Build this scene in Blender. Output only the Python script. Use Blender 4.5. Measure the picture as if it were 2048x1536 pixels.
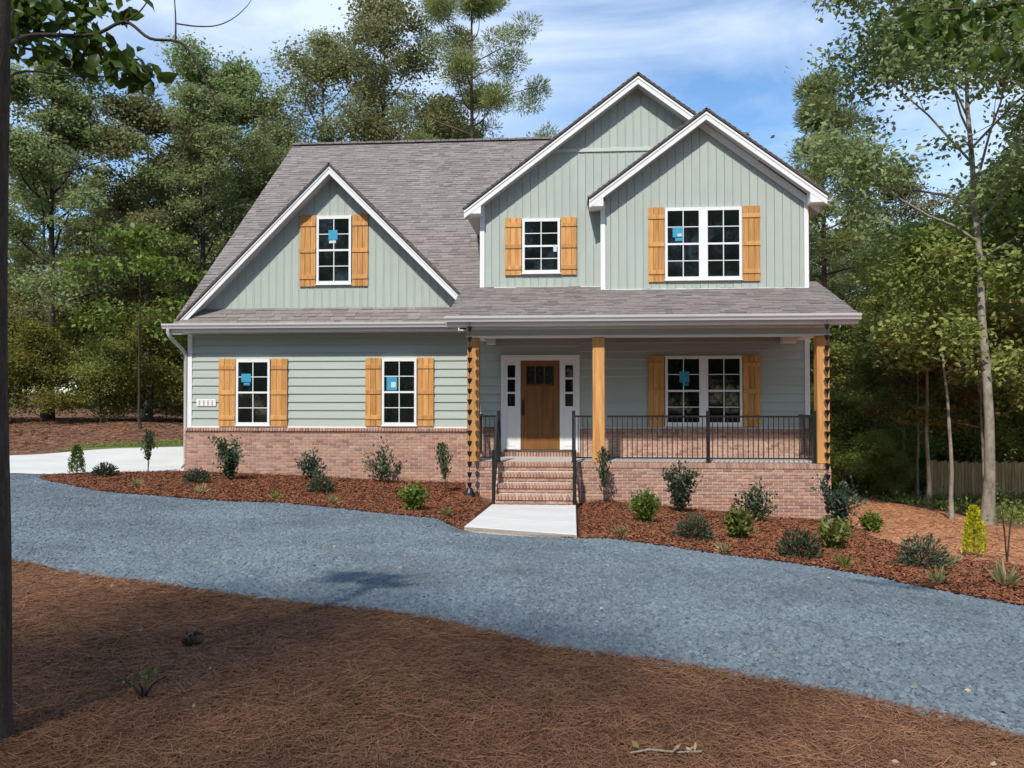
import bpy, bmesh, math, random
import numpy as np
from mathutils import Matrix, Vector, geometry
R = math.radians
for o in list(bpy.data.objects): bpy.data.objects.remove(o)
SC = bpy.context.scene; COL = SC.collection

# ------------------------------------------------------------------ camera
cam = bpy.data.cameras.new('camera'); camo = bpy.data.objects.new('camera', cam); COL.objects.link(camo)
cam.sensor_width = 36; cam.lens = 1625/2048*36; cam.clip_end = 3000; cam.clip_start = .05
camo.location = (0, -19, 1.31); camo.rotation_euler = (R(90+1.13), 0, R(4.3)); SC.camera = camo
# ------------------------------------------------------------------ sky, sun, exposure
SUN_EL, SUN_AZ = 47, 14          # elevation; degrees to the left of the facade's normal
w = bpy.data.worlds.new('World'); SC.world = w; w.use_nodes = True
n = w.node_tree.nodes; l = w.node_tree.links; n.clear()
out = n.new('ShaderNodeOutputWorld'); bg = n.new('ShaderNodeBackground'); bg.inputs[1].default_value = .15
sky = n.new('ShaderNodeTexSky'); sky.sky_type = 'NISHITA'; sky.sun_disc = False
sky.sun_elevation = R(SUN_EL); sky.sun_rotation = R(180+SUN_AZ); sky.air_density = 1.0; sky.dust_density = .1; sky.ozone_density = 2.2
tc = n.new('ShaderNodeTexCoord'); mp = n.new('ShaderNodeMapping'); mp.inputs['Scale'].default_value = (1.0, 1.0, 2.6); mp.inputs['Rotation'].default_value = (.3, .25, .5)
nz = n.new('ShaderNodeTexNoise'); nz.inputs['Scale'].default_value = 2.3; nz.inputs['Detail'].default_value = 7; nz.inputs['Roughness'].default_value = .55; nz.inputs['Distortion'].default_value = .5
rp = n.new('ShaderNodeValToRGB'); rp.color_ramp.elements[0].position = .40; rp.color_ramp.elements[0].color = (.06, .06, .06, 1); rp.color_ramp.elements[1].position = .66; rp.color_ramp.elements[1].color = (.8, .8, .8, 1)
mx = n.new('ShaderNodeMix'); mx.data_type = 'RGBA'; mx.inputs[7].default_value = (5.4, 6.1, 7.0, 1)
l.new(tc.outputs['Generated'], mp.inputs[0]); l.new(mp.outputs[0], nz.inputs[0]); l.new(nz.outputs[0], rp.inputs[0])
l.new(rp.outputs[0], mx.inputs[0]); hs = n.new('ShaderNodeHueSaturation'); hs.inputs['Saturation'].default_value = 1.22; l.new(sky.outputs[0], hs.inputs['Color']); l.new(hs.outputs[0], mx.inputs[6]); l.new(mx.outputs[2], bg.inputs[0]); l.new(bg.outputs[0], out.inputs[0])
sl = bpy.data.lights.new('sun', 'SUN'); sl.energy = 3.7; sl.angle = R(1.4); sl.color = (1, .955, .88)
so = bpy.data.objects.new('sun', sl); COL.objects.link(so); so.rotation_euler = (R(90-SUN_EL), 0, -R(SUN_AZ)); so.location = (-5, -30, 40)
SC.view_settings.view_transform = 'Standard'; SC.view_settings.look = 'None'; SC.view_settings.exposure = .30; SC.view_settings.gamma = 1
SC.render.engine = 'CYCLES'; SC.cycles.use_adaptive_sampling = True; SC.cycles.adaptive_threshold = .02; SC.cycles.max_bounces = 4; SC.cycles.diffuse_bounces = 2; SC.cycles.glossy_bounces = 2; SC.cycles.transmission_bounces = 2; SC.cycles.transparent_max_bounces = 4

# ------------------------------------------------------------------ terrain height
XN = np.array([-60,-30,-16,-9.3,-2.2,0.5,5.3,9.,14.,22.,60.])
YN = np.array([-60,-25,-19,-14,-9,-5,-2,2,8,16,30,80.])
ZT = np.array([
[.6,.4,.2,.1,.0,.0,-.2,-.4,-.6,-.8,-1.],[.4,.2,.0,-.1,-.2,-.25,-.35,-.5,-.7,-.9,-1.2],[.2,.1,-.1,-.2,-.3,-.33,-.45,-.6,-.8,-1.1,-1.4],
[.1,.0,-.2,-.3,-.42,-.47,-.62,-.8,-1.05,-1.4,-1.7],[.1,.0,-.22,-.36,-.55,-.62,-.85,-1.1,-1.4,-1.7,-2.],[.1,.0,-.25,-.40,-.64,-.76,-1.06,-1.35,-1.7,-2.0,-2.3],
[.1,.0,-.27,-.43,-.67,-.80,-1.22,-1.55,-1.85,-2.2,-2.5],[.15,.05,-.25,-.42,-.7,-.85,-1.4,-1.75,-2.05,-2.35,-2.6],[.4,.3,.0,-.25,-.6,-.9,-1.55,-1.95,-2.2,-2.4,-2.6],
[.7,.6,.3,.1,-.4,-.8,-1.7,-2.1,-2.3,-2.4,-2.5],[1.0,.9,.7,.5,.0,-.4,-1.5,-2.0,-2.2,-2.3,-2.3],[2.,1.8,1.6,1.4,1.,.6,-.5,-1.2,-1.5,-1.7,-1.8]])
def _h(x, y):
    x = np.clip(np.asarray(x, float), XN[0], XN[-1]); y = np.clip(np.asarray(y, float), YN[0], YN[-1])
    i = np.clip(np.searchsorted(XN, x)-1, 0, len(XN)-2); j = np.clip(np.searchsorted(YN, y)-1, 0, len(YN)-2)
    u = (x-XN[i])/(XN[i+1]-XN[i]); v = (y-YN[j])/(YN[j+1]-YN[j])
    return (ZT[j,i]*(1-u)+ZT[j,i+1]*u)*(1-v)+(ZT[j+1,i]*(1-u)+ZT[j+1,i+1]*u)*v
def H(x, y):
    x = np.asarray(x, float); y = np.asarray(y, float)
    z = sum(_h(x+dx, y+dy) for dx, dy in ((0,0),(.8,0),(-.8,0),(0,.8),(0,-.8)))/5
    z = z-.15*np.clip((1.35-np.abs(x+.81))/.45, 0, 1)*np.clip((y+7.6)/1.2, 0, 1)*np.clip((-1-y)/.8, 0, 1)
    return z+.018*np.sin(x*1.7+y*.6)*np.sin(y*1.3-x*.4)

# ------------------------------------------------------------------ helpers
WL = {}                                              # world location of every parent
def tag(o, label=None, cat=None, group=None, kind=None):
    for k, v in (('label', label), ('category', cat), ('group', group), ('kind', kind)):
        if v: o[k] = v
    return o
def link(o, parent, loc):
    COL.objects.link(o); o.location = loc; WL[o.name] = Vector(loc)
    if parent:
        o.parent = parent; o.matrix_parent_inverse = Matrix.Translation(-WL[parent.name])
    return o
def empty(name, loc, label=None, cat=None, group=None):
    o = bpy.data.objects.new(name, None); o.empty_display_size = .2
    return tag(link(o, None, loc), label, cat, group)
def mesh(name, V, Fc, mat, tint=None, smooth=False):
    V = np.asarray(V, np.float32).reshape(-1, 3); m = bpy.data.meshes.new(name)
    if isinstance(Fc, np.ndarray):
        k = Fc.shape[1]; nf = len(Fc); m.vertices.add(len(V)); m.vertices.foreach_set('co', V.ravel())
        m.loops.add(nf*k); m.loops.foreach_set('vertex_index', Fc.astype(np.int32).ravel())
        m.polygons.add(nf); m.polygons.foreach_set('loop_start', np.arange(0, nf*k, k, dtype=np.int32)); m.polygons.foreach_set('loop_total', np.full(nf, k, np.int32))
        m.update(calc_edges=True)
    else:
        m.from_pydata(V.tolist(), [], Fc); m.update()
    if tint is not None:
        a = m.attributes.new('tint', 'FLOAT', 'FACE'); a.data.foreach_set('value', np.broadcast_to(np.asarray(tint, np.float32), (len(m.polygons),)).copy())
    if smooth: m.polygons.foreach_set('use_smooth', np.ones(len(m.polygons), bool))
    if mat: m.materials.append(mat)
    return m
def mk(name, V, Fc, mat, parent=None, tint=None, smooth=False, base=False):
    V = np.asarray(V, float).reshape(-1, 3); lo, hi = V.min(0), V.max(0); c = (lo+hi)/2
    if base: c[2] = lo[2]
    return link(bpy.data.objects.new(name, mesh(name, V-c, Fc, mat, tint, smooth)), parent, c)
def put(name, me, loc, parent, rz=0):
    o = bpy.data.objects.new(name, me); link(o, parent, loc); o.rotation_euler.z = rz
    return o
PR = random.Random(12)
BF = [(0,3,2,1),(4,5,6,7),(0,1,5,4),(1,2,6,5),(2,3,7,6),(3,0,4,7)]
def bv(x0, x1, y0, y1, z0, z1): return [(x0,y0,z0),(x1,y0,z0),(x1,y1,z0),(x0,y1,z0),(x0,y0,z1),(x1,y0,z1),(x1,y1,z1),(x0,y1,z1)]
def boxes(bs):
    V, Fc = [], []
    for b in bs: Fc += [tuple(i+len(V) for i in f) for f in BF]; V += bv(*b)
    return V, Fc
def bevelmesh(name, V, Fc, mat, w_, seg=1):
    bm = bmesh.new(); vs = [bm.verts.new(v) for v in V]
    for f in Fc: bm.faces.new([vs[i] for i in f])
    bmesh.ops.bevel(bm, geom=bm.edges[:]+bm.verts[:], offset=w_, segments=seg, affect='EDGES', profile=.5)
    bmesh.ops.recalc_face_normals(bm, faces=bm.faces[:])
    m = bpy.data.meshes.new(name); bm.to_mesh(m); bm.free()
    if mat: m.materials.append(mat)
    return m
def box(name, b, mat, parent, bevel=.004):
    c = Vector(((b[0]+b[1])/2, (b[2]+b[3])/2, (b[4]+b[5])/2)); V = [Vector(v)-c for v in bv(*b)]
    bevel = min(bevel, .3*min(b[1]-b[0], b[3]-b[2], b[5]-b[4]))
    o = link(bpy.data.objects.new(name, bevelmesh(name, V, BF, mat, bevel) if bevel > 0 else mesh(name, V, BF, mat)), parent, c)
    if name == 'pane': o.rotation_euler = (R(PR.uniform(-.5, .5)), 0, R(PR.uniform(-.5, .5)))     # panes never sit perfectly true
    return o
def prism(name, poly, a0, a1, mat, parent, axis='y', bevel=0):      # poly in the two other axes, counter-clockwise not required
    k = len(poly)
    def P(p, a): return (p[0], a, p[1]) if axis == 'y' else ((a, p[0], p[1]) if axis == 'x' else (p[0], p[1], a))
    V = [P(p, a0) for p in poly]+[P(p, a1) for p in poly]
    Fc = [tuple(range(k)), tuple(range(2*k-1, k-1, -1))]+[(i, i+k, (i+1) % k+k, (i+1) % k) for i in range(k)]
    bm = bmesh.new(); vs = [bm.verts.new(v) for v in V]
    for f in Fc: bm.faces.new([vs[i] for i in f])
    bmesh.ops.recalc_face_normals(bm, faces=bm.faces[:])
    if bevel: bmesh.ops.bevel(bm, geom=bm.edges[:]+bm.verts[:], offset=bevel, segments=1, affect='EDGES', profile=.5)
    c = sum((Vector(v) for v in V), Vector())/len(V)
    bmesh.ops.translate(bm, verts=bm.verts[:], vec=-c)
    m = bpy.data.meshes.new(name); bm.to_mesh(m); bm.free(); m.materials.append(mat)
    return link(bpy.data.objects.new(name, m), parent, c)
def tube(pts, rad, sides=6):
    pts = np.asarray(pts, float); N = len(pts); rad = np.broadcast_to(np.asarray(rad, float), (N,))
    T = np.gradient(pts, axis=0); T /= np.linalg.norm(T, axis=1)[:, None]+1e-9
    ref = np.where(np.abs(T[:, 2:3]) > .9, np.array([[1., 0, 0]]), np.array([[0, 0, 1.]]))
    A = np.cross(T, ref); A /= np.linalg.norm(A, axis=1)[:, None]+1e-9; B = np.cross(T, A)
    for i in range(1, N):                                   # keep the frame from flipping
        a = A[i-1]-T[i]*np.dot(A[i-1], T[i]); q = np.linalg.norm(a)
        if q > 1e-6: A[i] = a/q; B[i] = np.cross(T[i], A[i])
    th = np.linspace(0, 2*np.pi, sides, endpoint=False)
    V = (pts[:, None]+rad[:, None, None]*(np.cos(th)[None, :, None]*A[:, None]+np.sin(th)[None, :, None]*B[:, None])).reshape(-1, 3)
    i, j = np.meshgrid(np.arange(N-1), np.arange(sides), indexing='ij'); i = i.ravel(); j = j.ravel(); j2 = (j+1) % sides
    Fc = np.stack([i*sides+j, i*sides+j2, (i+1)*sides+j2, (i+1)*sides+j], 1)
    return V, Fc
def joinq(parts):
    V, Fc, o = [], [], 0
    for v, f in parts: V.append(v); Fc.append(f+o); o += len(v)
    return np.concatenate(V), np.concatenate(Fc)
def leaves(P, size, rng, aspect=.55, D=None, up=0.0, flat=1.):
    """rhombic leaf quads at P; D optional growth directions"""
    k = len(P)
    if k == 0: return np.zeros((0, 3)), np.zeros((0, 4), int)
    d = rng.normal(size=(k, 3)) if D is None else D+rng.normal(size=(k, 3))*.35
    d[:, 2] = d[:, 2]*flat+up; d /= np.linalg.norm(d, axis=1)[:, None]+1e-9
    s = rng.normal(size=(k, 3)); s[:, 2] *= flat; s -= d*np.sum(s*d, 1)[:, None]; s /= np.linalg.norm(s, axis=1)[:, None]+1e-9
    nn = np.cross(d, s)
    L = (size*rng.uniform(.6, 1.3, k))[:, None]; W = L*aspect*.5
    V = np.stack([P, P+d*L*.45+s*W+nn*W*.25, P+d*L, P+d*L*.5-s*W+nn*W*.25], 1).reshape(-1, 3)
    return V, np.arange(4*k).reshape(-1, 4)

# ------------------------------------------------------------------ materials
def mat(name, col, rough=.6, spec=.3, var=.0, scale=8., bump=0., bscale=40., col2=None, tint=None, stretch=None, metal=0., detail=5., obj=False, wave=None):
    """procedural surface: colour mixed to col2 by noise and by the per-piece 'tint' value, plus fine bump"""
    m = bpy.data.materials.new(name); m.use_nodes = True; n = m.node_tree.nodes; l = m.node_tree.links
    b = n['Principled BSDF']; b.inputs['Roughness'].default_value = rough; b.inputs['Specular IOR Level'].default_value = spec; b.inputs['Metallic'].default_value = metal
    tc = n.new('ShaderNodeTexCoord'); mp = n.new('ShaderNodeMapping'); l.new(tc.outputs['Object'], mp.inputs[0])
    if stretch: mp.inputs['Scale'].default_value = stretch
    if obj:
        oi = n.new('ShaderNodeObjectInfo'); v = n.new('ShaderNodeVectorMath'); v.operation = 'SCALE'; v.inputs[3].default_value = 37.
        l.new(oi.outputs['Random'], v.inputs[0]); va = n.new('ShaderNodeVectorMath'); l.new(tc.outputs['Object'], va.inputs[0]); l.new(v.outputs[0], va.inputs[1]); l.new(va.outputs[0], mp.inputs[0])
    nz = n.new('ShaderNodeTexNoise'); nz.inputs['Scale'].default_value = scale; nz.inputs['Detail'].default_value = detail; nz.inputs['Roughness'].default_value = .62
    l.new(mp.outputs[0], nz.inputs[0])
    mr = n.new('ShaderNodeMapRange'); mr.inputs[1].default_value = .3; mr.inputs[2].default_value = .7; l.new(nz.outputs[0], mr.inputs[0])
    c2 = col2 or tuple(c*(1-var) for c in col)
    mx = n.new('ShaderNodeMix'); mx.data_type = 'RGBA'; mx.inputs[6].default_value = (*col, 1); mx.inputs[7].default_value = (*c2, 1)
    l.new(mr.outputs[0], mx.inputs[0]); res = mx.outputs[2]
    if obj:
        mo = n.new('ShaderNodeMapRange'); mo.inputs[3].default_value = .80; mo.inputs[4].default_value = 1.12; l.new(oi.outputs['Random'], mo.inputs[0])
        hv = n.new('ShaderNodeHueSaturation'); l.new(mo.outputs[0], hv.inputs['Value']); l.new(res, hv.inputs['Color']); res = hv.outputs[0] if name in ('cedar', 'cedar_post', 'fence_plank') else res
    if tint:                                                # list of colours picked by the piece's tint value
        at = n.new('ShaderNodeAttribute'); at.attribute_name = 'tint'
        rp = n.new('ShaderNodeValToRGB'); el = rp.color_ramp.elements; rp.color_ramp.interpolation = 'LINEAR'
        while len(el) < len(tint): el.new(.5)
        for i, c in enumerate(tint): el[i].position = i/(len(tint)-1); el[i].color = (*c, 1)
        l.new(at.outputs['Fac'], rp.inputs[0])
        m2 = n.new('ShaderNodeMix'); m2.data_type = 'RGBA'; m2.blend_type = 'MULTIPLY'; m2.inputs[0].default_value = 1
        l.new(res, m2.inputs[6]); l.new(rp.outputs[0], m2.inputs[7]); res = m2.outputs[2]
    l.new(res, b.inputs['Base Color'])
    if bump:
        n2 = n.new('ShaderNodeTexNoise'); n2.inputs['Scale'].default_value = bscale; n2.inputs['Detail'].default_value = 6; l.new(mp.outputs[0], n2.inputs[0])
        bp = n.new('ShaderNodeBump'); bp.inputs['Strength'].default_value = min(1, bump); bp.inputs['Distance'].default_value = .02; l.new(n2.outputs[0], bp.inputs['Height']); l.new(bp.outputs[0], b.inputs['Normal'])
    return m
def leafmat(name, c1, c2, trans=.32, rough=.5, hue=.0, c3=None):
    matte = name in ('oak_leaf', 'forest_leaf', 'pine_needle', 'understory_leaf', 'thicket_leaf', 'turning_leaf')
    m = bpy.data.materials.new(name); m.use_nodes = True; n = m.node_tree.nodes; l = m.node_tree.links
    if matte: n.remove(n['Principled BSDF']); b = n.new('ShaderNodeBsdfDiffuse'); cin = b.inputs['Color']
    else: b = n['Principled BSDF']; b.inputs['Roughness'].default_value = rough; b.inputs['Specular IOR Level'].default_value = .25; cin = b.inputs['Base Color']
    at = n.new('ShaderNodeAttribute'); at.attribute_name = 'tint'
    rp = n.new('ShaderNodeValToRGB'); el = rp.color_ramp.elements; el[0].color = (*c1, 1); el[1].color = (*c2, 1)
    if c3: el[1].position = .93; e = el.new(1.); e.color = (*c3, 1)
    l.new(at.outputs['Fac'], rp.inputs[0])
    oi = n.new('ShaderNodeObjectInfo'); hs = n.new('ShaderNodeHueSaturation')
    mr = n.new('ShaderNodeMapRange'); mr.inputs[3].default_value = .5-hue; mr.inputs[4].default_value = .5+hue; l.new(oi.outputs['Random'], mr.inputs[0]); l.new(mr.outputs[0], hs.inputs['Hue'])
    mv = n.new('ShaderNodeMapRange'); mv.inputs[3].default_value = .8; mv.inputs[4].default_value = 1.2; l.new(oi.outputs['Random'], mv.inputs[0]); l.new(mv.outputs[0], hs.inputs['Value'])
    l.new(rp.outputs[0], hs.inputs['Color']); l.new(hs.outputs[0], cin)
    t = n.new('ShaderNodeBsdfTranslucent'); l.new(hs.outputs[0], t.inputs[0]); mx = n.new('ShaderNodeMixShader'); mx.inputs[0].default_value = trans
    l.new(b.outputs[0], mx.inputs[1]); l.new(t.outputs[0], mx.inputs[2]); l.new(mx.outputs[0], n['Material Output'].inputs[0])
    return m
M = {}
M['sage'] = mat('sage_siding', (.425,.475,.420), .5, .35, .10, .9, .12, 180, obj=True)
M['sage_h'] = mat('sage_lap_siding', (.425,.475,.420), .45, .35, .11, .8, .15, 120, stretch=(.25,1,3), obj=True)
M['white'] = mat('white_trim', (.80,.80,.78), .45, .4, .05, 3, .05, 60)
M['gutter'] = mat('light_grey_gutter', (.56,.545,.53), .4, .4, .06, 2)
M['soffit'] = mat('soffit', (.60,.59,.57), .5, .3, .05, 3)
M['cedar'] = mat('cedar', (.70,.375,.135), .6, .25, 0, 2.2, .25, 30, col2=(.47,.205,.055), stretch=(9,9,.7), obj=True)
M['post'] = mat('cedar_post', (.68,.36,.13), .6, .25, 0, 2.0, .3, 26, col2=(.42,.185,.055), stretch=(8,8,.6), obj=True)
M['door'] = mat('stained_door', (.245,.105,.028), .45, .4, 0, 2.2, .1, 30, col2=(.15,.062,.016), stretch=(9,9,.7))
M['black'] = mat('black_metal', (.012,.012,.013), .4, .5, .2, 5)
M['glass'] = mat('window_glass', (.009,.013,.012), .03, .5, .5, 1.5)
M['sticker'] = mat('blue_sticker', (.05,.34,.52), .5, .3, .2, 20); M['sticker2'] = mat('white_sticker', (.6,.7,.7), .5, .3, .2, 20)
M['mortar'] = mat('mortar', (.68,.60,.51), .9, .1, .2, 20, .5, 90)
BT = [(.66,.50,.46),(.90,.70,.63),(1.05,.84,.74),(1.0,.72,.63),(.82,.70,.68),(1.15,.98,.86),(.62,.46,.44),(.98,.78,.69)]
M['brick'] = mat('brick', (.58,.425,.35), .85, .15, .3, 22, .6, 120, tint=BT)
M['shingle'] = mat('shingle', (.300,.272,.257), .9, .12, .32, 55, .7, 160, tint=[(.74,.72,.72),(.95,.94,.93),(1.08,1.06,1.04),(.86,.83,.83),(1.18,1.15,1.13),(.9,.85,.84)])
M['under'] = mat('roof_deck', (.10,.09,.085), .9, .1, .2, 20)
M['porchfloor'] = mat('porch_concrete', (.50,.47,.43), .8, .2, .12, 4, .2, 60)
M['conc'] = mat('concrete', (.66,.645,.61), .85, .2, 0, .9, .25, 50, col2=(.56,.545,.51), detail=9)
M['ground'] = mat('pine_straw_ground', (.215,.120,.076), .95, .05, 0, .8, .9, 14, col2=(.14,.080,.058), detail=9)
M['straw'] = mat('pine_straw', (.325,.178,.105), .9, .08, .45, .9, detail=8, tint=[(.55,.5,.5),(.85,.8,.8),(1.1,1.05,1.0),(.7,.62,.6),(1.3,1.25,1.15)])
M['soil'] = mat('bare_soil', (.47,.235,.130), .95, .05, 0, 1.1, .6, 22, col2=(.37,.170,.090), detail=9)
M['mulch'] = mat('mulch_base', (.11,.048,.031), .95, .05, .45, 14, 1., 35)
M['chip'] = mat('mulch_chip', (.265,.112,.060), .85, .1, .25, 9, tint=[(.5,.5,.5),(.9,.85,.8),(1.15,1.05,1.0),(.7,.65,.65),(1.5,1.5,1.45)])
M['gravelb'] = mat('gravel_base', (.148,.182,.207), .95, .1, .4, 26, 1., 60)
M['stone'] = mat('gravel_stone', (.188,.230,.258), .85, .2, .38, .8, detail=9, tint=[(.55,.57,.6),(.85,.87,.9),(1.1,1.08,1.05),(.75,.77,.8),(1.3,1.27,1.22)])
M['bark'] = mat('bark', (.085,.068,.052), .9, .1, .5, 6, 1., 16, stretch=(4,4,.8)); M['barkg'] = mat('grey_bark', (.20,.175,.145), .9, .1, .5, 6, 1., 16, stretch=(4,4,.8))
M['barkl'] = mat('pale_bark', (.37,.33,.27), .85, .1, 0, 3.5, .8, 18, col2=(.16,.135,.105), stretch=(2,2,1)); M['barkd'] = mat('dark_bark', (.115,.092,.072), .9, .1, .5, 8, 1., 22, stretch=(5,5,1)); M['barkp'] = mat('pine_bark', (.20,.125,.085), .9, .1, .5, 5, 1., 14, stretch=(4,4,1))
M['oak'] = leafmat('oak_leaf', (0.15, 0.182, 0.072), (0.375, 0.385, 0.18), 0.42, .5, .02, (.20,.15,.05))
M['oak2'] = leafmat('forest_leaf', (0.14, 0.182, 0.07), (0.345, 0.38, 0.165), 0.45, .5, .02, (.15,.12,.04))
M['pine'] = leafmat('pine_needle', (0.145, 0.182, 0.06), (0.35, 0.365, 0.135), 0.4, .5, .015)
M['under_leaf'] = leafmat('understory_leaf', (0.16, 0.21, 0.052), (0.39, 0.42, 0.13), 0.46, .5, .02, (.30,.16,.05))
M['autumn'] = leafmat('turning_leaf', (.10,.10,.03), (.24,.19,.07), .35, .5, .02, (.34,.17,.06))
M['olive'] = leafmat('thicket_leaf', (0.12, 0.145, 0.034), (0.31, 0.3, 0.08), 0.42, .5, .02, (.18,.10,.03))
M['fgleaf'] = leafmat('broad_leaf', (0.045, 0.085, 0.012), (0.12, 0.185, 0.03), .4, .4)
M['holly'] = leafmat('holly_leaf', (0.028, 0.048, 0.024), (0.09, 0.12, 0.058), .15, .35)
M['juniper'] = leafmat('juniper_leaf', (0.03, 0.046, 0.026), (0.085, 0.105, 0.06), 0.15, .5)
M['lime'] = leafmat('lime_leaf', (.060,.105,.015), (.170,.225,.040), .3, .45)
M['gold'] = leafmat('gold_leaf', (.330,.360,.012), (.680,.640,.040), .3, .45)
M['ygreen'] = leafmat('yellow_green_leaf', (.100,.130,.025), (.260,.270,.075), .3, .45)
M['blueg'] = leafmat('blue_green_leaf', (.030,.058,.034), (.085,.130,.080), .2, .45)
M['tuft'] = leafmat('pale_grass', (.190,.200,.075), (.400,.370,.190), .3, .5)
M['weed'] = leafmat('ground_cover', (.10,.15,.026), (.27,.32,.085), .35, .5)
M['dry'] = leafmat('fallen_leaf', (.30,.20,.10), (.55,.44,.26), .15, .6)
M['plank'] = mat('fence_plank', (.52,.37,.18), .8, .15, 0, 2, .3, 20, col2=(.28,.19,.09), stretch=(6,6,.6), obj=True)

# ------------------------------------------------------------------ the setting: ground sheets
rng = np.random.default_rng(5)
def inpoly(P, poly):
    x, y = P[:, 0], P[:, 1]; r = np.zeros(len(P), bool); q = np.asarray(poly)
    for a, b in zip(q, np.roll(q, -1, 0)):
        c = ((a[1] > y) != (b[1] > y)); t = (b[0]-a[0])*(y-a[1])/((b[1]-a[1]) if b[1] != a[1] else 1e-9)+a[0]; r ^= c & (x < t)
    return r
def smoothline(pts, step=.12, rough=.0, seed=1):
    p = np.asarray(pts, float); g = np.random.default_rng(seed); out = []
    for i in range(len(p)-1):
        p0, p1, p2, p3 = p[max(i-1, 0)], p[i], p[i+1], p[min(i+2, len(p)-1)]
        k = max(2, int(np.hypot(*(p2-p1))/step))
        for t in np.arange(k)/k:
            out.append(.5*((2*p1)+(-p0+p2)*t+(2*p0-5*p1+4*p2-p3)*t*t+(-p0+3*p1-3*p2+p3)*t**3))
    out.append(p[-1]); o = np.array(out)
    if rough: o += np.clip(g.normal(size=o.shape), -1.5, 1.5)*rough
    return o
def sheet(name, poly, off, m, step=.6, kind='structure'):
    poly = [Vector((float(a), float(b))) for a, b in poly]; P = np.array([[v.x, v.y] for v in poly]); lo, hi = P.min(0), P.max(0)
    gx, gy = np.meshgrid(np.arange(lo[0], hi[0], step), np.arange(lo[1], hi[1], step)); G = np.stack([gx.ravel(), gy.ravel()], 1); G = G[inpoly(G, P)]
    vs = poly+[Vector((a, b)) for a, b in G.tolist()]; k = len(poly)
    V, E, Fc, *_ = geometry.delaunay_2d_cdt(vs, [(i, (i+1) % k) for i in range(k)], [], 1, 1e-4)
    A = np.array([[v.x, v.y] for v in V]); Z = H(A[:, 0], A[:, 1])+off
    me = mesh(name, np.column_stack([A, Z]), [tuple(f) for f in Fc], m, smooth=True)
    bm = bmesh.new(); bm.from_mesh(me); bmesh.ops.recalc_face_normals(bm, faces=bm.faces[:])
    if sum(f.normal.z for f in bm.faces) < 0: bmesh.ops.reverse_faces(bm, faces=bm.faces[:])
    bm.to_mesh(me); bm.free()
    o = bpy.data.objects.new(name, me); COL.objects.link(o); o['kind'] = kind
    return o
# ground: fine near the house, reaching the horizon
ax = np.concatenate([[-900,-400,-200,-120,-80], np.arange(-60, 60.1, .75), [80,120,200,400,900]]); ay = np.concatenate([[-900,-400,-200,-100], np.arange(-60, 60.1, .75), [80,120,200,400,900]])
gx, gy = np.meshgrid(ax, ay); nx_, ny_ = len(ax), len(ay); i, j = np.meshgrid(np.arange(nx_-1), np.arange(ny_-1)); i = i.ravel(); j = j.ravel()
inside = ((gx > -8.9) & (gx < 5.0) & (gy > .4) & (gy < 15)); gz = np.where(inside, H(gx, gy)-.6, H(gx, gy))
g = bpy.data.objects.new('ground', mesh('ground', np.column_stack([gx.ravel(), gy.ravel(), gz.ravel()]), np.stack([j*nx_+i, j*nx_+i+1, (j+1)*nx_+i+1, (j+1)*nx_+i], 1), M['ground'], smooth=True)); COL.objects.link(g); g['kind'] = 'structure'
FAR = [(-26,-4.6),(-20,-3.6),(-15,-2.3),(-12.6,-1.75),(-11.75,-1.75),(-11.5,-2.2),(-10.66,-2.98),(-8.84,-4.2),(-6.91,-4.75),(-5.21,-4.95),(-3.22,-5.59),(-1.62,-6.35),(.04,-7.13),(1.06,-7.56),(2.27,-8.25),(3.29,-9.05),(3.95,-9.9),(4.6,-10.8),(5.4,-12.2),(6.1,-14.2),(6.6,-18),(6.8,-26),(7,-45)]
NEAR = [(-26,-9),(-18,-9),(-12,-9.2),(-8,-10),(-5.98,-10.73),(-5.2,-11.08),(-4.01,-11.52),(-3.0,-11.83),(-1.92,-12.08),(-.98,-12.52),(-.17,-13.0),(.53,-13.28),(1.15,-13.57),(1.68,-13.88),(2.17,-14.12),(2.6,-14.6),(2.95,-15.6),(3.15,-18),(3.2,-26),(3.2,-45)]
farl = smoothline(FAR, .1, .018, 2); nearl = smoothline(NEAR, .1, .022, 3)
drive = np.concatenate([farl, nearl[::-1]]); sheet('gravel_driveway', drive[::1], .016, M['gravelb'], .5)
k0 = np.argmin(np.hypot(farl[:, 0]+11.75, farl[:, 1]+1.75)); k1 = np.argmin(np.hypot(farl[:, 0]-6.1, farl[:, 1]+14.2))
bedlow = farl[k0:k1]+np.array([0, -.035])
bedup = smoothline([(7.6,-13.5),(7.2,-10.5),(6.6,-8.3),(6.0,-7.25),(5.35,-6.5),(5.15,-5),(5.35,-3.4),(5.5,-1.9)], .1, .05, 4)
bed = np.concatenate([bedlow, bedup, [(5.3,-1.7),(-2.1,-1.7),(-2.1,.15),(-9.2,.15),(-9.35,-.06)], smoothline([(-9.35,-.06),(-10.7,-.85),(-11.6,-1.62)], .1, .02, 6)[1:]])
sheet('mulch_bed', bed, .028, M['mulch'], .4)
sheet('bare_soil', np.concatenate([smoothline([(5.2,-2.6),(5.0,-6.6),(5.8,-7.6),(6.9,-10.5),(7.6,-14),(9,-16),(13,-12),(14,-6),(12.2,.3),(10.9,1.7),(10.5,3),(10.6,5.6),(10.2,8.6),(9.3,10.2),(7,12),(5.2,12)], .2, .07, 7), [(5.2, 12), (5.2, -2.6)]]), .012, M['soil'], .5)
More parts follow.
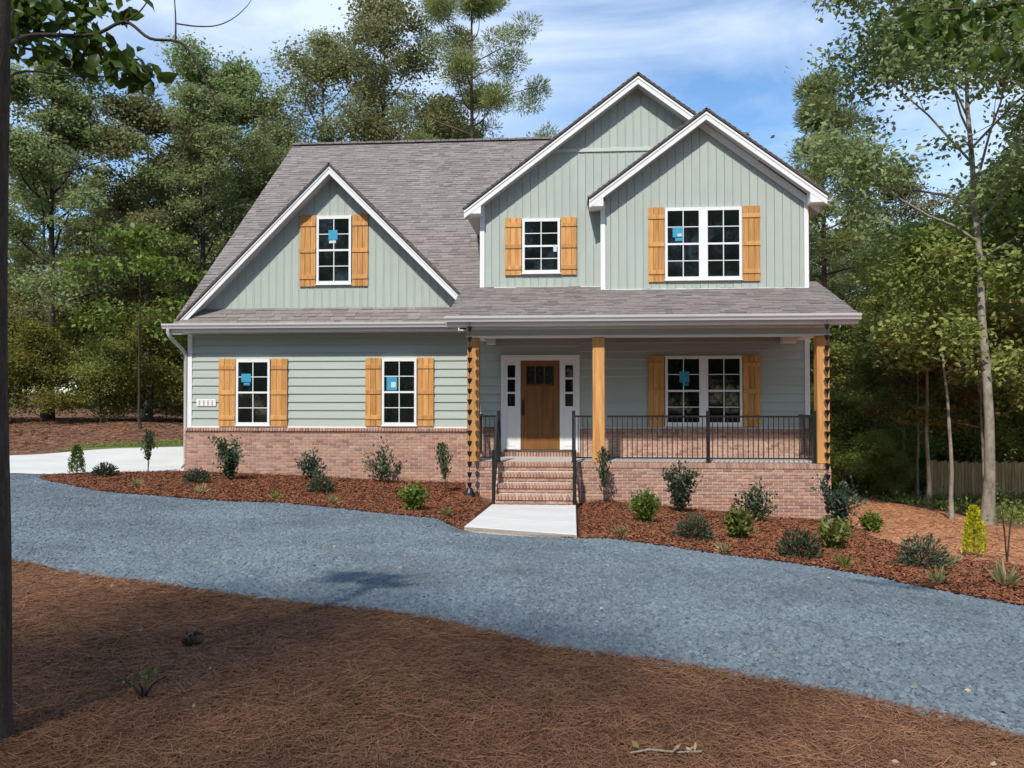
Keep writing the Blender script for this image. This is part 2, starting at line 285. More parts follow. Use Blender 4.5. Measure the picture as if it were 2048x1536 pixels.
conc = sheet('concrete_apron', smoothline([(-9.3,-.02),(-10.75,-.80),(-11.7,-1.6),(-12.6,-1.72),(-15,-2.25),(-20,-3.5),(-24,-4.2),(-24,-.5),(-18,1.2),(-15.4,2.4),(-14.4,4.1),(-12.6,5.9),(-9.3,7.5)], .3)[:], .03, M['conc'], .6)
sheet('grass_verge', smoothline([(-15.5,4.3),(-14.5,4.3),(-12.7,6.1),(-9.4,7.6),(-9.4,9.5),(-12.5,8.5),(-14.8,6.4),(-15.5,4.3)], .3, .03, 9), .02, mat('verge_grass', (.17,.20,.06), .9, .1, .4, 6, .5, 40), .5)
# walkway slab
wp = [(-1.63,-2.69),(.05,-2.69),(.05,-7.12),(-1.70,-6.32)]
def wz(y): return -.785+.13*(-2.69-y)/4
wv = [(x, y, wz(y)) for x, y in wp]+[(x, y, wz(y)-.16) for x, y in wp]
wv = [(x, y, z-.012) for x, y, z in wv]
walk = mk('walkway', wv, [(0,3,2,1),(4,5,6,7),(0,1,5,4),(1,2,6,5),(2,3,7,6),(3,0,4,7)], M['mortar']); walk['kind'] = 'structure'
def wx(t): return -1.63-.07*t
for t0, t1 in ((0, .33), (.333, .66), (.663, 1)):
    q = []
    for t in (t0, t1):
        ya, yb = -2.69-3.63*t, -2.69-4.43*t; q.append(((wx(t), ya, wz(ya)), (.05, yb, wz(yb))))
    top = [q[0][0], q[0][1], q[1][1], q[1][0]]; c = Vector([sum(p[i] for p in top)/4 for i in range(3)])
    V = [Vector((x, y, z-.08))-c for x, y, z in (top[3], top[2], top[1], top[0])]+[Vector(p)-c for p in (top[3], top[2], top[1], top[0])]
    link(bpy.data.objects.new('slab', bevelmesh('slab', V, BF, M['conc'], .006)), walk, c)

# ------------------------------------------------------------------ scattered stuff: stones, chips, needles
def scatter(poly, k, near=14., seed=1, cap=None):
    """points in poly, denser towards the camera"""
    g = np.random.default_rng(seed); q = np.asarray(poly); lo, hi = q.min(0), q.max(0); out = []; c = 0
    while c < k:
        P = g.uniform(lo, hi, (k*3, 2)); P = P[inpoly(P, q)]; d = np.hypot(P[:, 0], P[:, 1]+19)
        P = P[g.uniform(size=len(P)) < np.clip((near/np.maximum(d, 3))**1.6, 0, 1)]
        if cap is not None: P = P[cap(P)]
        out.append(P); c += len(P)
    return np.concatenate(out)[:k]
def inview(P): return (P[:, 1] > -16.3) & (P[:, 0] > -.74*(P[:, 1]+19)-.6) & (P[:, 0] < .62*(P[:, 1]+19)+.8)
def stones(name, P, s0, s1, off, m, flat=.6):
    k = len(P); g = np.random.default_rng(k); s = s0+(s1*1.7-s0)*g.uniform(0, 1, k)**2.2
    O = np.array([[1,0,0],[0,1,0],[-1,0,0],[0,-1,0],[0,0,1],[0,0,-1]], float); Fc = np.array([[0,1,4],[1,2,4],[2,3,4],[3,0,4]])
    V = O[None]*s[:, None, None]*g.uniform(.6, 1.25, (k, 6, 1)); V[:, :, 2] *= flat
    a = g.uniform(0, 6.3, k); c, si = np.cos(a)[:, None], np.sin(a)[:, None]; b = g.uniform(-.5, .5, k)[:, None]
    x = V[:, :, 0]*c-V[:, :, 1]*si; y = V[:, :, 0]*si+V[:, :, 1]*c; z = V[:, :, 2]+b*x
    V = np.stack([x+P[:, :1], y+P[:, 1:2], z+(H(P[:, 0], P[:, 1])+off)[:, None]], 2).reshape(-1, 3)
    Fq = (Fc[None]+6*np.arange(k)[:, None, None]).reshape(-1, 3)
    o = bpy.data.objects.new(name, mesh(name, V, Fq, m, np.repeat(g.uniform(0, 1, k), 4))); COL.objects.link(o); return o
o = stones('gravel', scatter(np.concatenate([farl[::7], nearl[::-7]]), 190000, 9., 11, inview)+np.random.default_rng(4).normal(0, .045, (190000, 2)), .007, .021, .016, M['stone']); tag(o, 'loose blue grey gravel covering the curved driveway', 'gravel', None, 'stuff')
def slivers(name, P, L0, L1, W, off, m, seed, tilt=.25, lift=.02):
    k = len(P); g = np.random.default_rng(seed); L = g.uniform(L0, L1, k)*.5; a = g.uniform(0, 6.3, k); t = g.normal(0, tilt, k)
    d = np.stack([np.cos(a)*np.cos(t), np.sin(a)*np.cos(t), np.sin(t)], 1); r = g.normal(0, .5, k); s = np.stack([-np.sin(a)*np.cos(r), np.cos(a)*np.cos(r), np.sin(r)], 1)
    c = np.column_stack([P, H(P[:, 0], P[:, 1])+off+np.abs(g.normal(0, lift, k))]); w_ = (g.uniform(.6, 1.3, k)*W*.5)[:, None]; dl = d*L[:, None]
    V = np.stack([c-dl-s*w_, c+dl-s*w_, c+dl+s*w_, c-dl+s*w_], 1).reshape(-1, 3)
    o = bpy.data.objects.new(name, mesh(name, V, np.arange(4*k).reshape(-1, 4), m, g.uniform(0, 1, k))); COL.objects.link(o); return o
bedv = np.array(bed)
def offwalk(P): return ~((P[:, 0] > -1.75) & (P[:, 0] < .1) & (P[:, 1] > -7) & (P[:, 1] < -2))
o = slivers('mulch_chips', scatter(bedv[::3], 110000, 12., 12, offwalk), .022, .070, .015, .034, M['chip'], 13, .3, .012); tag(o, 'red brown wood mulch chips spread over the planting bed', 'mulch', None, 'stuff')
lawn = [(-22,-9.2),(-12,-9.3),(-8,-10.1)]+[tuple(p) for p in nearl[(nearl[:, 0] > -7.5) & (nearl[:, 1] > -17)][::6]]+[(3.0,-17),(-22,-17)]
P1 = scatter(lawn, 230000, 5., 14, inview)
o = slivers('pine_straw', P1, .07, .18, .0030, .006, M['straw'], 15, .14, .012); tag(o, 'brown pine straw needles covering the foreground', 'pine straw', None, 'stuff')
M['soilstraw'] = mat('soil_straw', (.50,.255,.140), .9, .05, .3, 1.5, tint=[(.6,.55,.55),(.9,.85,.8),(1.1,1.05,1.0),(.75,.7,.66),(1.25,1.2,1.15)])
o = slivers('clay_litter', scatter([(5.4,-2.6),(5.4,-6.2),(6.2,-7.4),(7.4,-11),(12,-8),(12,0),(10.6,3),(10.6,6),(9.4,10),(6,11.5)], 26000, 40., 18), .05, .16, .012, .018, M['soilstraw'], 19, .18, .012); tag(o, 'orange straw and clods littering the bare soil', 'litter', None, 'stuff')
back = [(-34,16),(-34,1),(-18,1.5),(-15.6,2.6),(-14.8,4.5),(-12.4,8.8),(-9.4,10),(-9.4,18)]
o = slivers('leaf_litter', scatter(back, 25000, 40., 16), .10, .30, .02, .006, M['straw'], 17, .15, .012); tag(o, 'brown leaf litter on the bank beside the concrete', 'leaf litter', None, 'stuff')

# ------------------------------------------------------------------ the house
HX = empty('house', (-2, 0, -.7), 'two-storey sage green house with brick base, brown shingle roof and cedar shutters', 'house')
XL, XR, XP = -9.26, 5.36, -2.2                      # left wall, right wall, left corner of the two-storey wing
rnd = random.Random(3)
# core walls (sides and rear)
core = mk('wall', *boxes([(XL,XR,.03,15.4,-1.9,3.25)]), M['sage'], HX)
mk('upper_wall', *boxes([(XP+.01,XR-.01,.34,12,3.0,5.85)]), M['sage'], HX)
mk('upper_wall', *boxes([(.68,XR-.012,.03,.6,3.3,5.84)]), M['sage'], HX)

# ---- brickwork
BL, BH, BD, J = .192, .054, .06, .0137
tints = np.linspace(.02, .98, 12)
bm_str = [bevelmesh('brick', [Vector(v) for v in bv(-BL/2, BL/2, -BD/2, BD/2, -BH/2, BH/2)], BF, M['brick'], .004) for t in tints]
bm_row = [bevelmesh('brick', [Vector(v) for v in bv(-BH/2, BH/2, -.10, .10, -.05, .05)], BF, M['brick'], .004) for t in tints]
bm_row2 = [bevelmesh('brick', [Vector(v) for v in bv(-BH/2, BH/2, -.145, .145, -.045, .045)], BF, M['brick'], .004) for t in tints]
for grp in (bm_str, bm_row, bm_row2):
    for me, t in zip(grp, tints):
        a = me.attributes.new('tint', 'FLOAT', 'FACE'); a.data.foreach_set('value', np.full(len(me.polygons), t, np.float32))
def brick_rows(x0, x1, ztop, zbot, face, ax_='x', cut=None):
    """list of (a0, a1, z0, z1) of a running-bond wall"""
    L = []; z = ztop; r = 0
    while z-BH > zbot-.08:
        a = x0-(BL+J)*(.5 if r % 2 else 0)
        while a < x1:
            b0, b1 = max(a, x0), min(a+BL, x1)
            if b1-b0 > .03: L.append((b0, b1, z-BH, z))
            a += BL+J
        z -= BH+J; r += 1
    return L
def brickfield(name, L, face, parent, axis='x', depth=.05):
    bs = []; t = []
    for (a0, a1, z0, z1) in L:
        p = rnd.uniform(0, .003)
        bs.append((a0, a1, face-p, face+depth, z0, z1) if axis == 'x' else (face-depth, face+p, a0, a1, z0, z1)); t += [rnd.random()]*6
    V, Fc = boxes(bs); o = mk(name, V, Fc, M['brick'], parent, tint=t); o['kind'] = 'stuff'; return o
# left wall base
lb = mk('brick_base', *boxes([(XL-.028,-2.24,-.052,.03,-.9,.57)]), M['mortar'], HX)
brickfield('bricks', brick_rows(XL-.03, -2.25, .565, -.62, 0), -.06, lb)
brickfield('bricks', brick_rows(-.06, 4, .565, -.5, 0), XL-.036, lb, 'y')
V, Fc, T = [], [], []
x = XL-.05
while x < -2.3:                                      # sloped rowlock sill along the top of the base
    p = [(x,-.105,.575),(x+BH,-.105,.575),(x+BH,.0,.60),(x,.0,.60),(x,-.10,.635),(x+BH,-.10,.635),(x+BH,.0,.66),(x,.0,.66)]
    Fc += [tuple(i+len(V) for i in f) for f in BF]; V += p; T += [rnd.random()*.8]*6; x += BH+J
sl_ = mk('sill_bricks', V, Fc, M['brick'], lb, tint=T); sl_['kind'] = 'stuff'
# porch wall base behind the railing
pb = mk('brick_base', *boxes([(-2.2,-1.70,-.052,.03,-.02,.57),(.17,XR+.02,-.052,.03,-.02,.57)]), M['mortar'], HX)
brickfield('bricks', brick_rows(-2.2, -1.70, .565, .02, 0)+brick_rows(.17, XR+.02, .565, .02, 0), -.06, pb)
V, Fc, T = [], [], []
for xa, xb in ((-2.19,-1.72),(.18,XR)):
    x = xa
    while x < xb:
        p = [(x,-.105,.575),(x+BH,-.105,.575),(x+BH,.0,.60),(x,.0,.60),(x,-.10,.635),(x+BH,-.10,.635),(x+BH,.0,.66),(x,.0,.66)]
        Fc += [tuple(i+len(V) for i in f) for f in BF]; V += p; T += [rnd.random()*.8]*6; x += BH+J
o = mk('sill_bricks', V, Fc, M['brick'], pb, tint=T); o['kind'] = 'stuff'
# porch foundation
PX0, PX1, PY = -2.26, 5.27, -1.88
pf = mk('porch_base', *boxes([(PX0+.012,PX1-.012,PY+.012,-.06,-2.0,-.012)]), M['mortar'], HX)
slab = mk('porch_floor', *boxes([(PX0+.2,PX1-.2,PY+.2,.02,-.03,.002)]), M['porchfloor'], HX)
T_ = lambda: rnd.randrange(12)
cands = [b for b in brick_rows(PX0, PX1, -.115, -1.45, 0) if not (b[1] > -1.55 and b[0] < -.02)]
cands = [b for b in cands if b[3] > float(H((b[0]+b[1])/2, -1.9))-.1]
full = [b for b in cands if b[1]-b[0] > BL-.001 and b[0] > -.1]; full.sort(key=lambda b: -b[3]); ind = full[:205]; rest = [b for b in cands if b not in ind]
for b in ind: put('brick', bm_str[T_()], ((b[0]+b[1])/2, PY+BD/2-rnd.uniform(0, .003), (b[2]+b[3])/2), pf)
brickfield('bricks', rest, PY, pf)
brickfield('bricks', brick_rows(PY+.01, -.06, -.115, -1.75, 0), PX1, pf, 'y'); brickfield('bricks', brick_rows(PY+.01, -.06, -.115, -.9, 0), PX0+.0, pf, 'y', -.05)
V, Fc, T = [], [], []; x = PX0-.01
while x < PX1-.03:                                   # rowlock edge of the porch floor
    if not (-1.56 < x < -.06): Fc += [tuple(i+len(V) for i in f) for f in BF]; V += bv(x, x+BH, PY-.02, PY+.2, -.10, 0); T += [rnd.random()]*6
    x += BH+J
for xx in (PX0-.01, PX1-.2):
    y = PY+.22
    while y < -.15: Fc += [tuple(i+len(V) for i in f) for f in BF]; V += bv(xx, xx+.21, y, y+BH, -.10, 0); T += [rnd.random()]*6; y += BH+J
o = mk('edge_bricks', V, Fc, M['brick'], pf, tint=T); o['kind'] = 'stuff'
# steps
st = mk('front_steps', *boxes([(-1.56,-.02,PY+.02,PY+.25,-1.0,-.01),(-1.56,-.02,PY-.26,PY+.03,-1.0,-.205),(-1.56,-.02,PY-.54,PY-.25,-1.0,-.405),(-1.56,-.02,PY-.81,PY-.53,-1.0,-.605)]), M['mortar'], HX)
SX = [-1.56+(BH+J)*(q+.5) for q in range(23)]
for k in range(4):
    yf = PY-.28*k
    for x in SX: put('brick', bm_row2[T_()] , (x, yf+.145-.035, -.2*k-.045), st)
    L = [(a0, a1, -.2*k-.095-J-BH, -.2*k-.095-J) for a0, a1, z0, z1 in brick_rows(-1.565, -.015, 0, -.05, 0)[:9]]
    brickfield('bricks', L, yf-.005, st)
    if k: brickfield('bricks', brick_rows(yf, yf+.26, -.2*k-.10, -.95, 0), -1.564, st, 'y', -.05); brickfield('bricks', brick_rows(yf, yf+.26, -.2*k-.10, -.95, 0), -.012, st, 'y')
mk('threshold_bricks', *[q for q in boxes([(x, x+BH, -.20, .0, .0, .095) for x in np.arange(-1.66, .12, BH+J)])], M['brick'], HX, tint=[t for _ in np.arange(-1.66, .12, BH+J) for t in [rnd.random()*.9]*6])['kind'] = 'stuff'

# ---- lap siding
def lap(parent, x0, x1, z0, z1, y, step=.196):
    z = z0
    while z < z1-.03:
        t = min(step, z1-z)
        V = []
        for xx in (x0, x1): V += [(xx,y-.026,z),(xx,y-.030,z+.012),(xx,y-.004,z+t+.006),(xx,y+.02,z+t+.006),(xx,y+.02,z)]
        Fc = [(0,1,2,3,4),(9,8,7,6,5),(0,5,6,1),(1,6,7,2),(2,7,8,3),(3,8,9,4),(4,9,5,0)]
        mk('siding_board', V, Fc, M['sage_h'], parent); z += step
fw = mk('front_wall', *boxes([(XL+.01,-2.2,.012,.05,.6,3.05)]), M['sage'], HX); lap(fw, XL+.09, -2.2, .67, 3.0, 0)
pw = mk('porch_wall', *boxes([(-2.2,XR-.01,.012,.05,.6,2.78)]), M['sage'], HX); lap(pw, -2.199, -1.68, .67, 2.76, 0); lap(pw, .15, XR-.09, .67, 2.76, 0)
lap(pw, -1.679, .149, 2.36, 2.76, 0, .2)
box('corner_board', (XL-.02,XL+.09,-.04,.08,.64,3.02), M['white'], HX); box('corner_board', (XR-.09,XR+.02,-.04,.08,.66,2.78), M['white'], HX)
for a, b in ((XL+.09,-2.25),):
    box('trim', (a,b,-.034,.0,.635,.68), M['white'], HX, .003)
box('trim', (.16,XR-.09,-.034,.0,.635,.68), M['white'], HX, .003)

# ---- board and batten gables
def gable(name, xa, za, s, xl, xr, zb, y, step=.187, cut=None, top=.17):
    zt = lambda x: za-top-s*abs(x-xa)
    w_ = mk(name, *(lambda p: ([(a, y+.03, b) for a, b in p]+[(a, y+.3, b) for a, b in p], [tuple(range(5)), tuple(range(9, 4, -1))]+[(i, i+5, (i+1) % 5+5, (i+1) % 5) for i in range(5)]))([(xl, zb), (xr, zb), (xr, max(zb+.01, zt(xr))), (xa, zt(xa)), (xl, max(zb+.01, zt(xl)))]), M['sage'], HX)
    k0 = math.ceil((xl-xa)/step-.5); x = xl
    edges = [xl]+[xa+(k+.5)*step for k in range(k0, 200) if xl+.04 < xa+(k+.5)*step < xr-.04]+[xr]
    for a, b in zip(edges[:-1], edges[1:]):
        g_ = .007; a2, b2 = a+g_/2, b-g_/2; p = [(a2, zb), (b2, zb)]
        if zt(b2) > zb+.01: p.append((b2, zt(b2)))
        if a2 < xa < b2: p.append((xa, zt(xa)))
        if zt(a2) > zb+.01: p.append((a2, zt(a2)))
        if len(p) < 3: continue
        prism('siding_board', p, y-.004-rnd.uniform(0, .002), y+.03, M['sage'], w_)
        if zt(a2) > zb+.05 and zt(a2+.03) > zb+.05: prism('batten', [(a2, zb), (a2+.028, zb), (a2+.028, zt(a2+.028)), (a2, zt(a2))], y-.013, y-.004, M['sage'], w_)
    return w_
LG = (-5.72, 6.90, 1.0); BG = (1.52, 8.94, .755); RG = (3.03, 7.96, .745)
gable('left_gable', *LG, -8.98, -2.46, 3.40, 0)
gable('large_gable', *BG, XP+.08, XR-.3, 3.85, .3)
gable('right_gable', *RG, .665+.09, XR-.08, 3.78, 0)
mk('gable_side', *boxes([(.68,.75,.0,.33,3.8,5.86)]), M['sage'], HX)
for x, y in ((XP, .3), (.665, 0)): box('corner_board', (x-.02,x+.09,y-.035,y+.09,3.75,5.95), M['white'], HX)
box('corner_board', (XR-.08,XR+.02,-.035,.09,3.75,5.95), M['white'], HX)
box('trim', (-8.75,-2.95,-.03,.02,3.43,3.475), M['white'], HX, .003); box('trim', (XP+.09,.65,.265,.3,3.955,4.0), M['white'], HX, .003); box('trim', (.755,XR-.08,-.035,.0,3.835,3.885), M['white'], HX, .003)
box('band_board', (-.55,2.6,.262,.3,7.20,7.29), mat('band', (.50,.56,.49), .5, .3, .05, 2), HX, .006)

# ---- roofs
def roofplane(name, A, B, C_, D, shing=True, expo=.142, individual=0, th=.05):
    """A-B eave (left to right seen from outside), D-C ridge"""
    A, B, C_, D = (Vector(v) for v in (A, B, C_, D)); nrm = (B-A).cross(D-A).normalized()
    if nrm.z < 0: nrm = -nrm
    V = [A-nrm*th, B-nrm*th, C_-nrm*th, D-nrm*th, A-nrm*.012, B-nrm*.012, C_-nrm*.012, D-nrm*.012]
    r = mk(name, V, BF, M['under'], HX)
    if not shing: return r
    u = (B-A).normalized(); v = (D-A); v = (v-u*v.dot(u)); Ls = v.length; v.normalize(); Lw = (B-A).length
    k = 0; Vs, Fs, Ts = [], [], []; ind = 0; t = -.02
    while t < Ls-.02:
        a = -rnd.uniform(0, .3)
        while a < Lw:
            wd = rnd.choice((.16,.2,.26,.32,.38)); a0, a1 = max(a, 0), min(a+wd-.004, Lw); a += wd
            if a1-a0 < .03: continue
            e = min(t+expo+.05, Ls); thk = rnd.choice((.006,.008,.013,.017)); lift = .004
            P = [A+u*a0+v*t, A+u*a1+v*t, A+u*a1+v*e, A+u*a0+v*e]
            pv = [p-nrm*.012 for p in P]+[P[0]+nrm*thk, P[1]+nrm*thk, P[2]-nrm*lift, P[3]-nrm*lift]
            tn = rnd.random()
            if ind < individual: mk('shingle', pv, BF, M['shingle'], r, tint=tn); ind += 1
            else: Fs += [tuple(i+len(Vs) for i in f) for f in BF[1:]]; Vs += pv; Ts += [tn]*5
        t += expo; k += 1
    o = mk('shingles', Vs, Fs, M['shingle'], r, tint=Ts); o['kind'] = 'stuff'
    return r
EY, EZ, RY, RZ = -.5, 3.10, 7.77, 9.95
sl0 = (RZ-EZ)/(RY-EY)
roofplane('main_roof', (-9.44,EY,EZ), (-1.9,EY,EZ), (-1.9,RY,RZ), (-9.44,RY,RZ))
roofplane('main_roof', (-1.9,3.2,EZ+sl0*(3.2-EY)), (5.72,3.2,EZ+sl0*(3.2-EY)), (5.72,RY,RZ), (-1.9,RY,RZ))
roofplane('rear_roof', (5.72,2*RY-EY,EZ), (-9.44,2*RY-EY,EZ), (-9.44,RY,RZ), (5.72,RY,RZ), False)
mk('ridge_cap', *boxes([(x, x+.30, RY-.13, RY+.13, RZ-.02+.004*(k % 2), RZ+.035+.006*(k % 2)) for k, x in enumerate(np.arange(-9.44, 5.6, .28))]), M['shingle'], HX, tint=[t for _ in np.arange(-9.44, 5.6, .28) for t in [rnd.random()]*6])['kind'] = 'stuff'
roofplane('porch_roof', (-2.64,-2.25,3.045), (5.73,-2.25,3.045), (5.73,.62,4.115), (-2.64,.62,4.115), individual=300)
for q, xx in ((0, XL), (1, XR-.06)):                     # side gable walls under the main roof
    prism('side_gable', [(.1, 3.2), (15.4, 3.2), (RY, RZ-.15)], xx, xx+.06, M['sage'], HX, 'x')
def gableroof(xa, za, s, xl, xr, y0, y1l):
    a = Vector((xa, y0, za))
    roofplane('gable_roof', (xl, y1l, za-s*(xa-xl)), (xl, y0, za-s*(xa-xl)), (xa, y0, za), (xa, y1l, za))
    roofplane('gable_roof', (xr, y0, za-s*(xr-xa)), (xr, y1l, za-s*(xr-xa)), (xa, y1l, za), (xa, y0, za))
gableroof(*LG, -9.42, -2.42, -.405, 4.2); gableroof(*BG, -2.58, 5.64, -.105, 6.6); gableroof(*RG, .36, 5.72, -.405, 4.5)
def rake(xa, za, s, xl, xr, y0, yw, h_=.20):
    for x in (xl, xr):
        z = za-s*abs(x-xa); sg = 1 if x < xa else -1
        prism('rake_board', [(x, z-.085), (xa, za-.085), (xa, za-.065-h_), (x, z-.065-h_)], y0-.012, y0+.02, M['white'], HX)
        prism('rake_trim', [(x, z-.085), (xa, za-.085), (xa, za-.14), (x, z-.14)], y0-.028, y0-.012, M['white'], HX)
        prism('soffit', [(x, z-.21), (xa, za-.21), (xa, za-.235), (x, z-.235)], y0+.02, yw, M['soffit'], HX)
rake(*LG, -9.42, -2.55, -.35, 0); rake(*BG, -2.56, 5.62, -.05, .3); rake(*RG, .38, 5.70, -.35, 0)
def ret(xo, xi, zo, s, y0, y1, zb):                      # boxed eave return
    d = 1 if xi > xo else -1; zi = zo+s*abs(xi-xo)
    prism('eave_return', [(xo, zb), (xi, zb), (xi, zi-.14), (xo, zo-.05)], y0-.006, y1, M['white'], HX, bevel=.006)
ret(-2.56, -2.16, BG[1]-BG[2]*(BG[0]+2.56), BG[2], -.05, .36, 5.70)
ret(.375, .70, RG[1]-RG[2]*(RG[0]-.375), RG[2], -.35, .05, 5.755)
ret(5.70, 5.33, RG[1]-RG[2]*(5.70-RG[0]), RG[2], -.35, .05, 5.755)
for x0, x1, y0, y1 in ((-2.56,-2.18,.36,6.5), (5.33,5.70,.05,6.5)): box('eave_soffit', (x0,x1,y0,y1,5.72,5.76), M['soffit'], HX, 0)
box('eave_soffit', (.375,.68,.05,.31,5.77,5.80), M['soffit'], HX, 0)
GP = [(0,0),(-.085,0),(-.095,.035),(-.122,.075),(-.125,.115),(-.115,.118),(-.112,.08),(-.08,.02),(-.012,.02),(-.01,.118),(0,.118)]
def gutter(x0, x1, y, z): prism('gutter', [(y+a, z+b) for a, b in GP], x0, x1, M['gutter'], HX, 'x')
gutter(-9.64, -2.66, -.515, 2.985); gutter(-2.66, 5.74, -2.262, 2.925)
prism('side_gutter', [(5.72-a, 5.79+b) for a, b in GP], -.3, 6, M['gutter'], HX, 'y')
box('fascia', (-9.44,-2.6,-.513,-.49,2.90,3.09), M['white'], HX, .003); box('fascia', (-2.62,5.71,-2.26,-2.235,2.84,3.035), M['white'], HX, .003)
box('soffit', (-9.44,-2.24,-.49,.02,2.90,2.935), M['soffit'], HX, 0); box('soffit', (-2.62,5.71,-2.235,-1.9,2.845,2.875), M['soffit'], HX, 0)
box('frieze', (XL+.09,-2.24,-.05,.0,2.80,2.90), M['sage'], HX, .004)
box('rake_board', (-9.47,-9.44,-.5,-.48,3.0,3.08), M['white'], HX, .002)
mk('rake_board', [(-9.47,EY,EZ-.05),(-9.44,EY,EZ-.05),(-9.44,RY,RZ-.05),(-9.47,RY,RZ-.05),(-9.47,EY,EZ-.24),(-9.44,EY,EZ-.24),(-9.44,RY,RZ-.24),(-9.47,RY,RZ-.24)], BF, M['white'], HX)
mk('side_soffit', [(-9.45,EY,EZ-.22),(-9.2,EY,EZ-.22),(-9.2,RY,RZ-.22),(-9.45,RY,RZ-.22),(-9.45,EY,EZ-.24),(-9.2,EY,EZ-.24),(-9.2,RY,RZ-.24),(-9.45,RY,RZ-.24)], BF, M['soffit'], HX)
v1, f1 = tube([(-9.5,-.57,2.99),(-9.5,-.57,2.88),(-9.48,-.5,2.78),(-9.36,-.12,2.52),(-9.33,-.04,2.40),(-9.33,-.02,.5),(-9.33,-.02,-.2),(-9.42,-.08,-.32)], .042, 8); mk('downspout', v1, f1, M['gutter'], HX, smooth=True)
# porch beam, ceiling
BY0, BY1 = -1.88, -1.62
box('porch_beam', (-2.24,5.27,BY0,BY1,2.675,2.85), M['sage'], HX, .004); box('beam_trim', (-2.26,5.29,BY0-.02,BY1+.02,2.635,2.675), M['white'], HX, .004)
box('beam_trim', (-2.26,5.29,BY0-.015,BY0,2.80,2.845), M['white'], HX, .003)
for x0 in (-2.24, 5.02): box('porch_beam', (x0,x0+.25,BY1+.02,.0,2.68,2.85), M['white'], HX, .004)
box('beam_trim', (-1.99,-1.80,-.30,-.04,2.60,2.74), M['white'], HX, .004); box('beam_trim', (4.72,5.02,-.30,-.04,2.60,2.74), M['white'], HX, .004)
for k in range(24): box('ceiling_board', (-2.0+k*.293,-2.0+k*.293+.288,BY1,.0,2.765,2.79), M['door'], HX, .003)
for x0, x1 in ((-2.24,-1.99), (.41,.66), (5.005,5.255)):
    p = box('porch_post', (x0,x1,BY0,BY0+.25,.0,2.635), M['post'], HX, .012)

# ---- windows, shutters, door
def unit(wn, x0, x1, z0, z1, y):
    f = .055; zm = (z0+z1)/2
    mk('frame', *boxes([(x0,x0+f,y-.05,y,z0,z1),(x1-f,x1,y-.05,y,z0,z1),(x0+f,x1-f,y-.05,y,z0,z0+f+.012),(x0+f,x1-f,y-.05,y,z1-f,z1)]), M['white'], wn)
    mk('meeting_rail', *boxes([(x0+f,x1-f,y-.044,y,zm-.022,zm+.022)]), M['white'], wn)
    xa, xb = x0+f, x1-f; xm = (xa+xb)/2
    for s, (a, b) in enumerate(((z0+f+.012, zm-.022), (zm+.022, z1-f))):
        yy = y-.026 if s == 0 else y-.034; c = (a+b)/2
        for px0, px1 in ((xa, xm), (xm, xb)):
            for pz0, pz1 in ((a, c), (c, b)): box('pane', (px0,px1,yy,yy+.006,pz0,pz1), M['glass'], wn, 0)
        mk('muntin', *boxes([(xm-.010,xm+.010,yy-.008,yy-.001,a,b),(xa,xm-.010,yy-.007,yy-.001,c-.009,c+.009),(xm+.010,xb,yy-.007,yy-.001,c-.009,c+.009)]), M['white'], wn)
def window(x0, x1, z0, z1, y, twin=False, sticker=None):
    wn = box('window', (x0+.01,x1-.01,y-.008,y-.001,z0+.01,z1-.01), M['black'], HX, 0)
    box('head_trim', (x0-.004,x1+.004,y-.062,y-.002,z1,z1+.02), M['white'], wn, .003); box('sill', (x0-.02,x1+.02,y-.075,y-.002,z0-.028,z0), M['white'], wn, .003)
    y -= .012
    if twin:
        xm = (x0+x1)/2; unit(wn, x0, xm-.045, z0, z1, y); unit(wn, xm+.045, x1, z0, z1, y); mk('mullion', *boxes([(xm-.045,xm+.045,y-.046,y,z0,z1)]), M['white'], wn)
    else: unit(wn, x0, x1, z0, z1, y)
    for (sx0, sx1, sz0, sz1, wt) in (sticker or []):
        mx_, mz_ = (sx0+sx1)/2, (sz0+sz1)/2; sx0, sx1, sz0, sz1 = mx_+(sx0-mx_)*.84, mx_+(sx1-mx_)*.84, mz_+(sz0-mz_)*.9, mz_+(sz1-mz_)*.9
        box('sticker', (sx0,sx1,y-.0448-.002*wt,y-.0435,sz0,sz1), M['sticker2' if wt else 'sticker'], wn, 0)
    return wn
def shutter(x0, x1, z0, z1, y):
    s = mk('shutter', *boxes([(x0+.01,x1-.01,y-.028,y-.006,z0+.01,z1-.01)]), M['cedar'], HX)
    nb = 3; wd = (x1-x0)/nb
    for k in range(nb): box('board', (x0+k*wd+.003,x0+(k+1)*wd-.003,y-.048,y-.026,z0,z1), M['cedar'], s, .004)
    h_ = z1-z0
    for c in (.13, .5, .87): box('batten', (x0+.004,x1-.004,y-.068,y-.048,z0+h_*c-.05,z0+h_*c+.05), M['cedar'], s, .004)
Y0, YB = -.02, .29
window(-8.06,-7.23,.71,2.27,Y0, sticker=[(-7.95,-7.67,1.73,1.95,0),(-7.88,-7.70,1.66,1.73,0)]); shutter(-8.49,-8.08,.675,2.30,Y0); shutter(-7.21,-6.80,.675,2.30,Y0)
window(-4.51,-3.68,.715,2.28,Y0, sticker=[(-4.42,-4.12,1.52,1.88,0),(-4.30,-4.16,1.60,1.74,1)]); shutter(-4.91,-4.53,.69,2.31,Y0); shutter(-3.66,-3.27,.69,2.31,Y0)
window(-6.11,-5.27,4.08,5.69,0, sticker=[(-5.84,-5.58,5.12,5.38,0),(-5.82,-5.62,5.05,5.12,1)]); shutter(-6.53,-6.13,4.02,5.735,0); shutter(-5.25,-4.86,4.02,5.735,0)
window(-1.20,-.306,4.33,5.61,YB, sticker=[(-.47,-.37,4.82,5.0,1)]); shutter(-1.62,-1.22,4.28,5.655,YB); shutter(-.285,.09,4.28,5.655,YB)
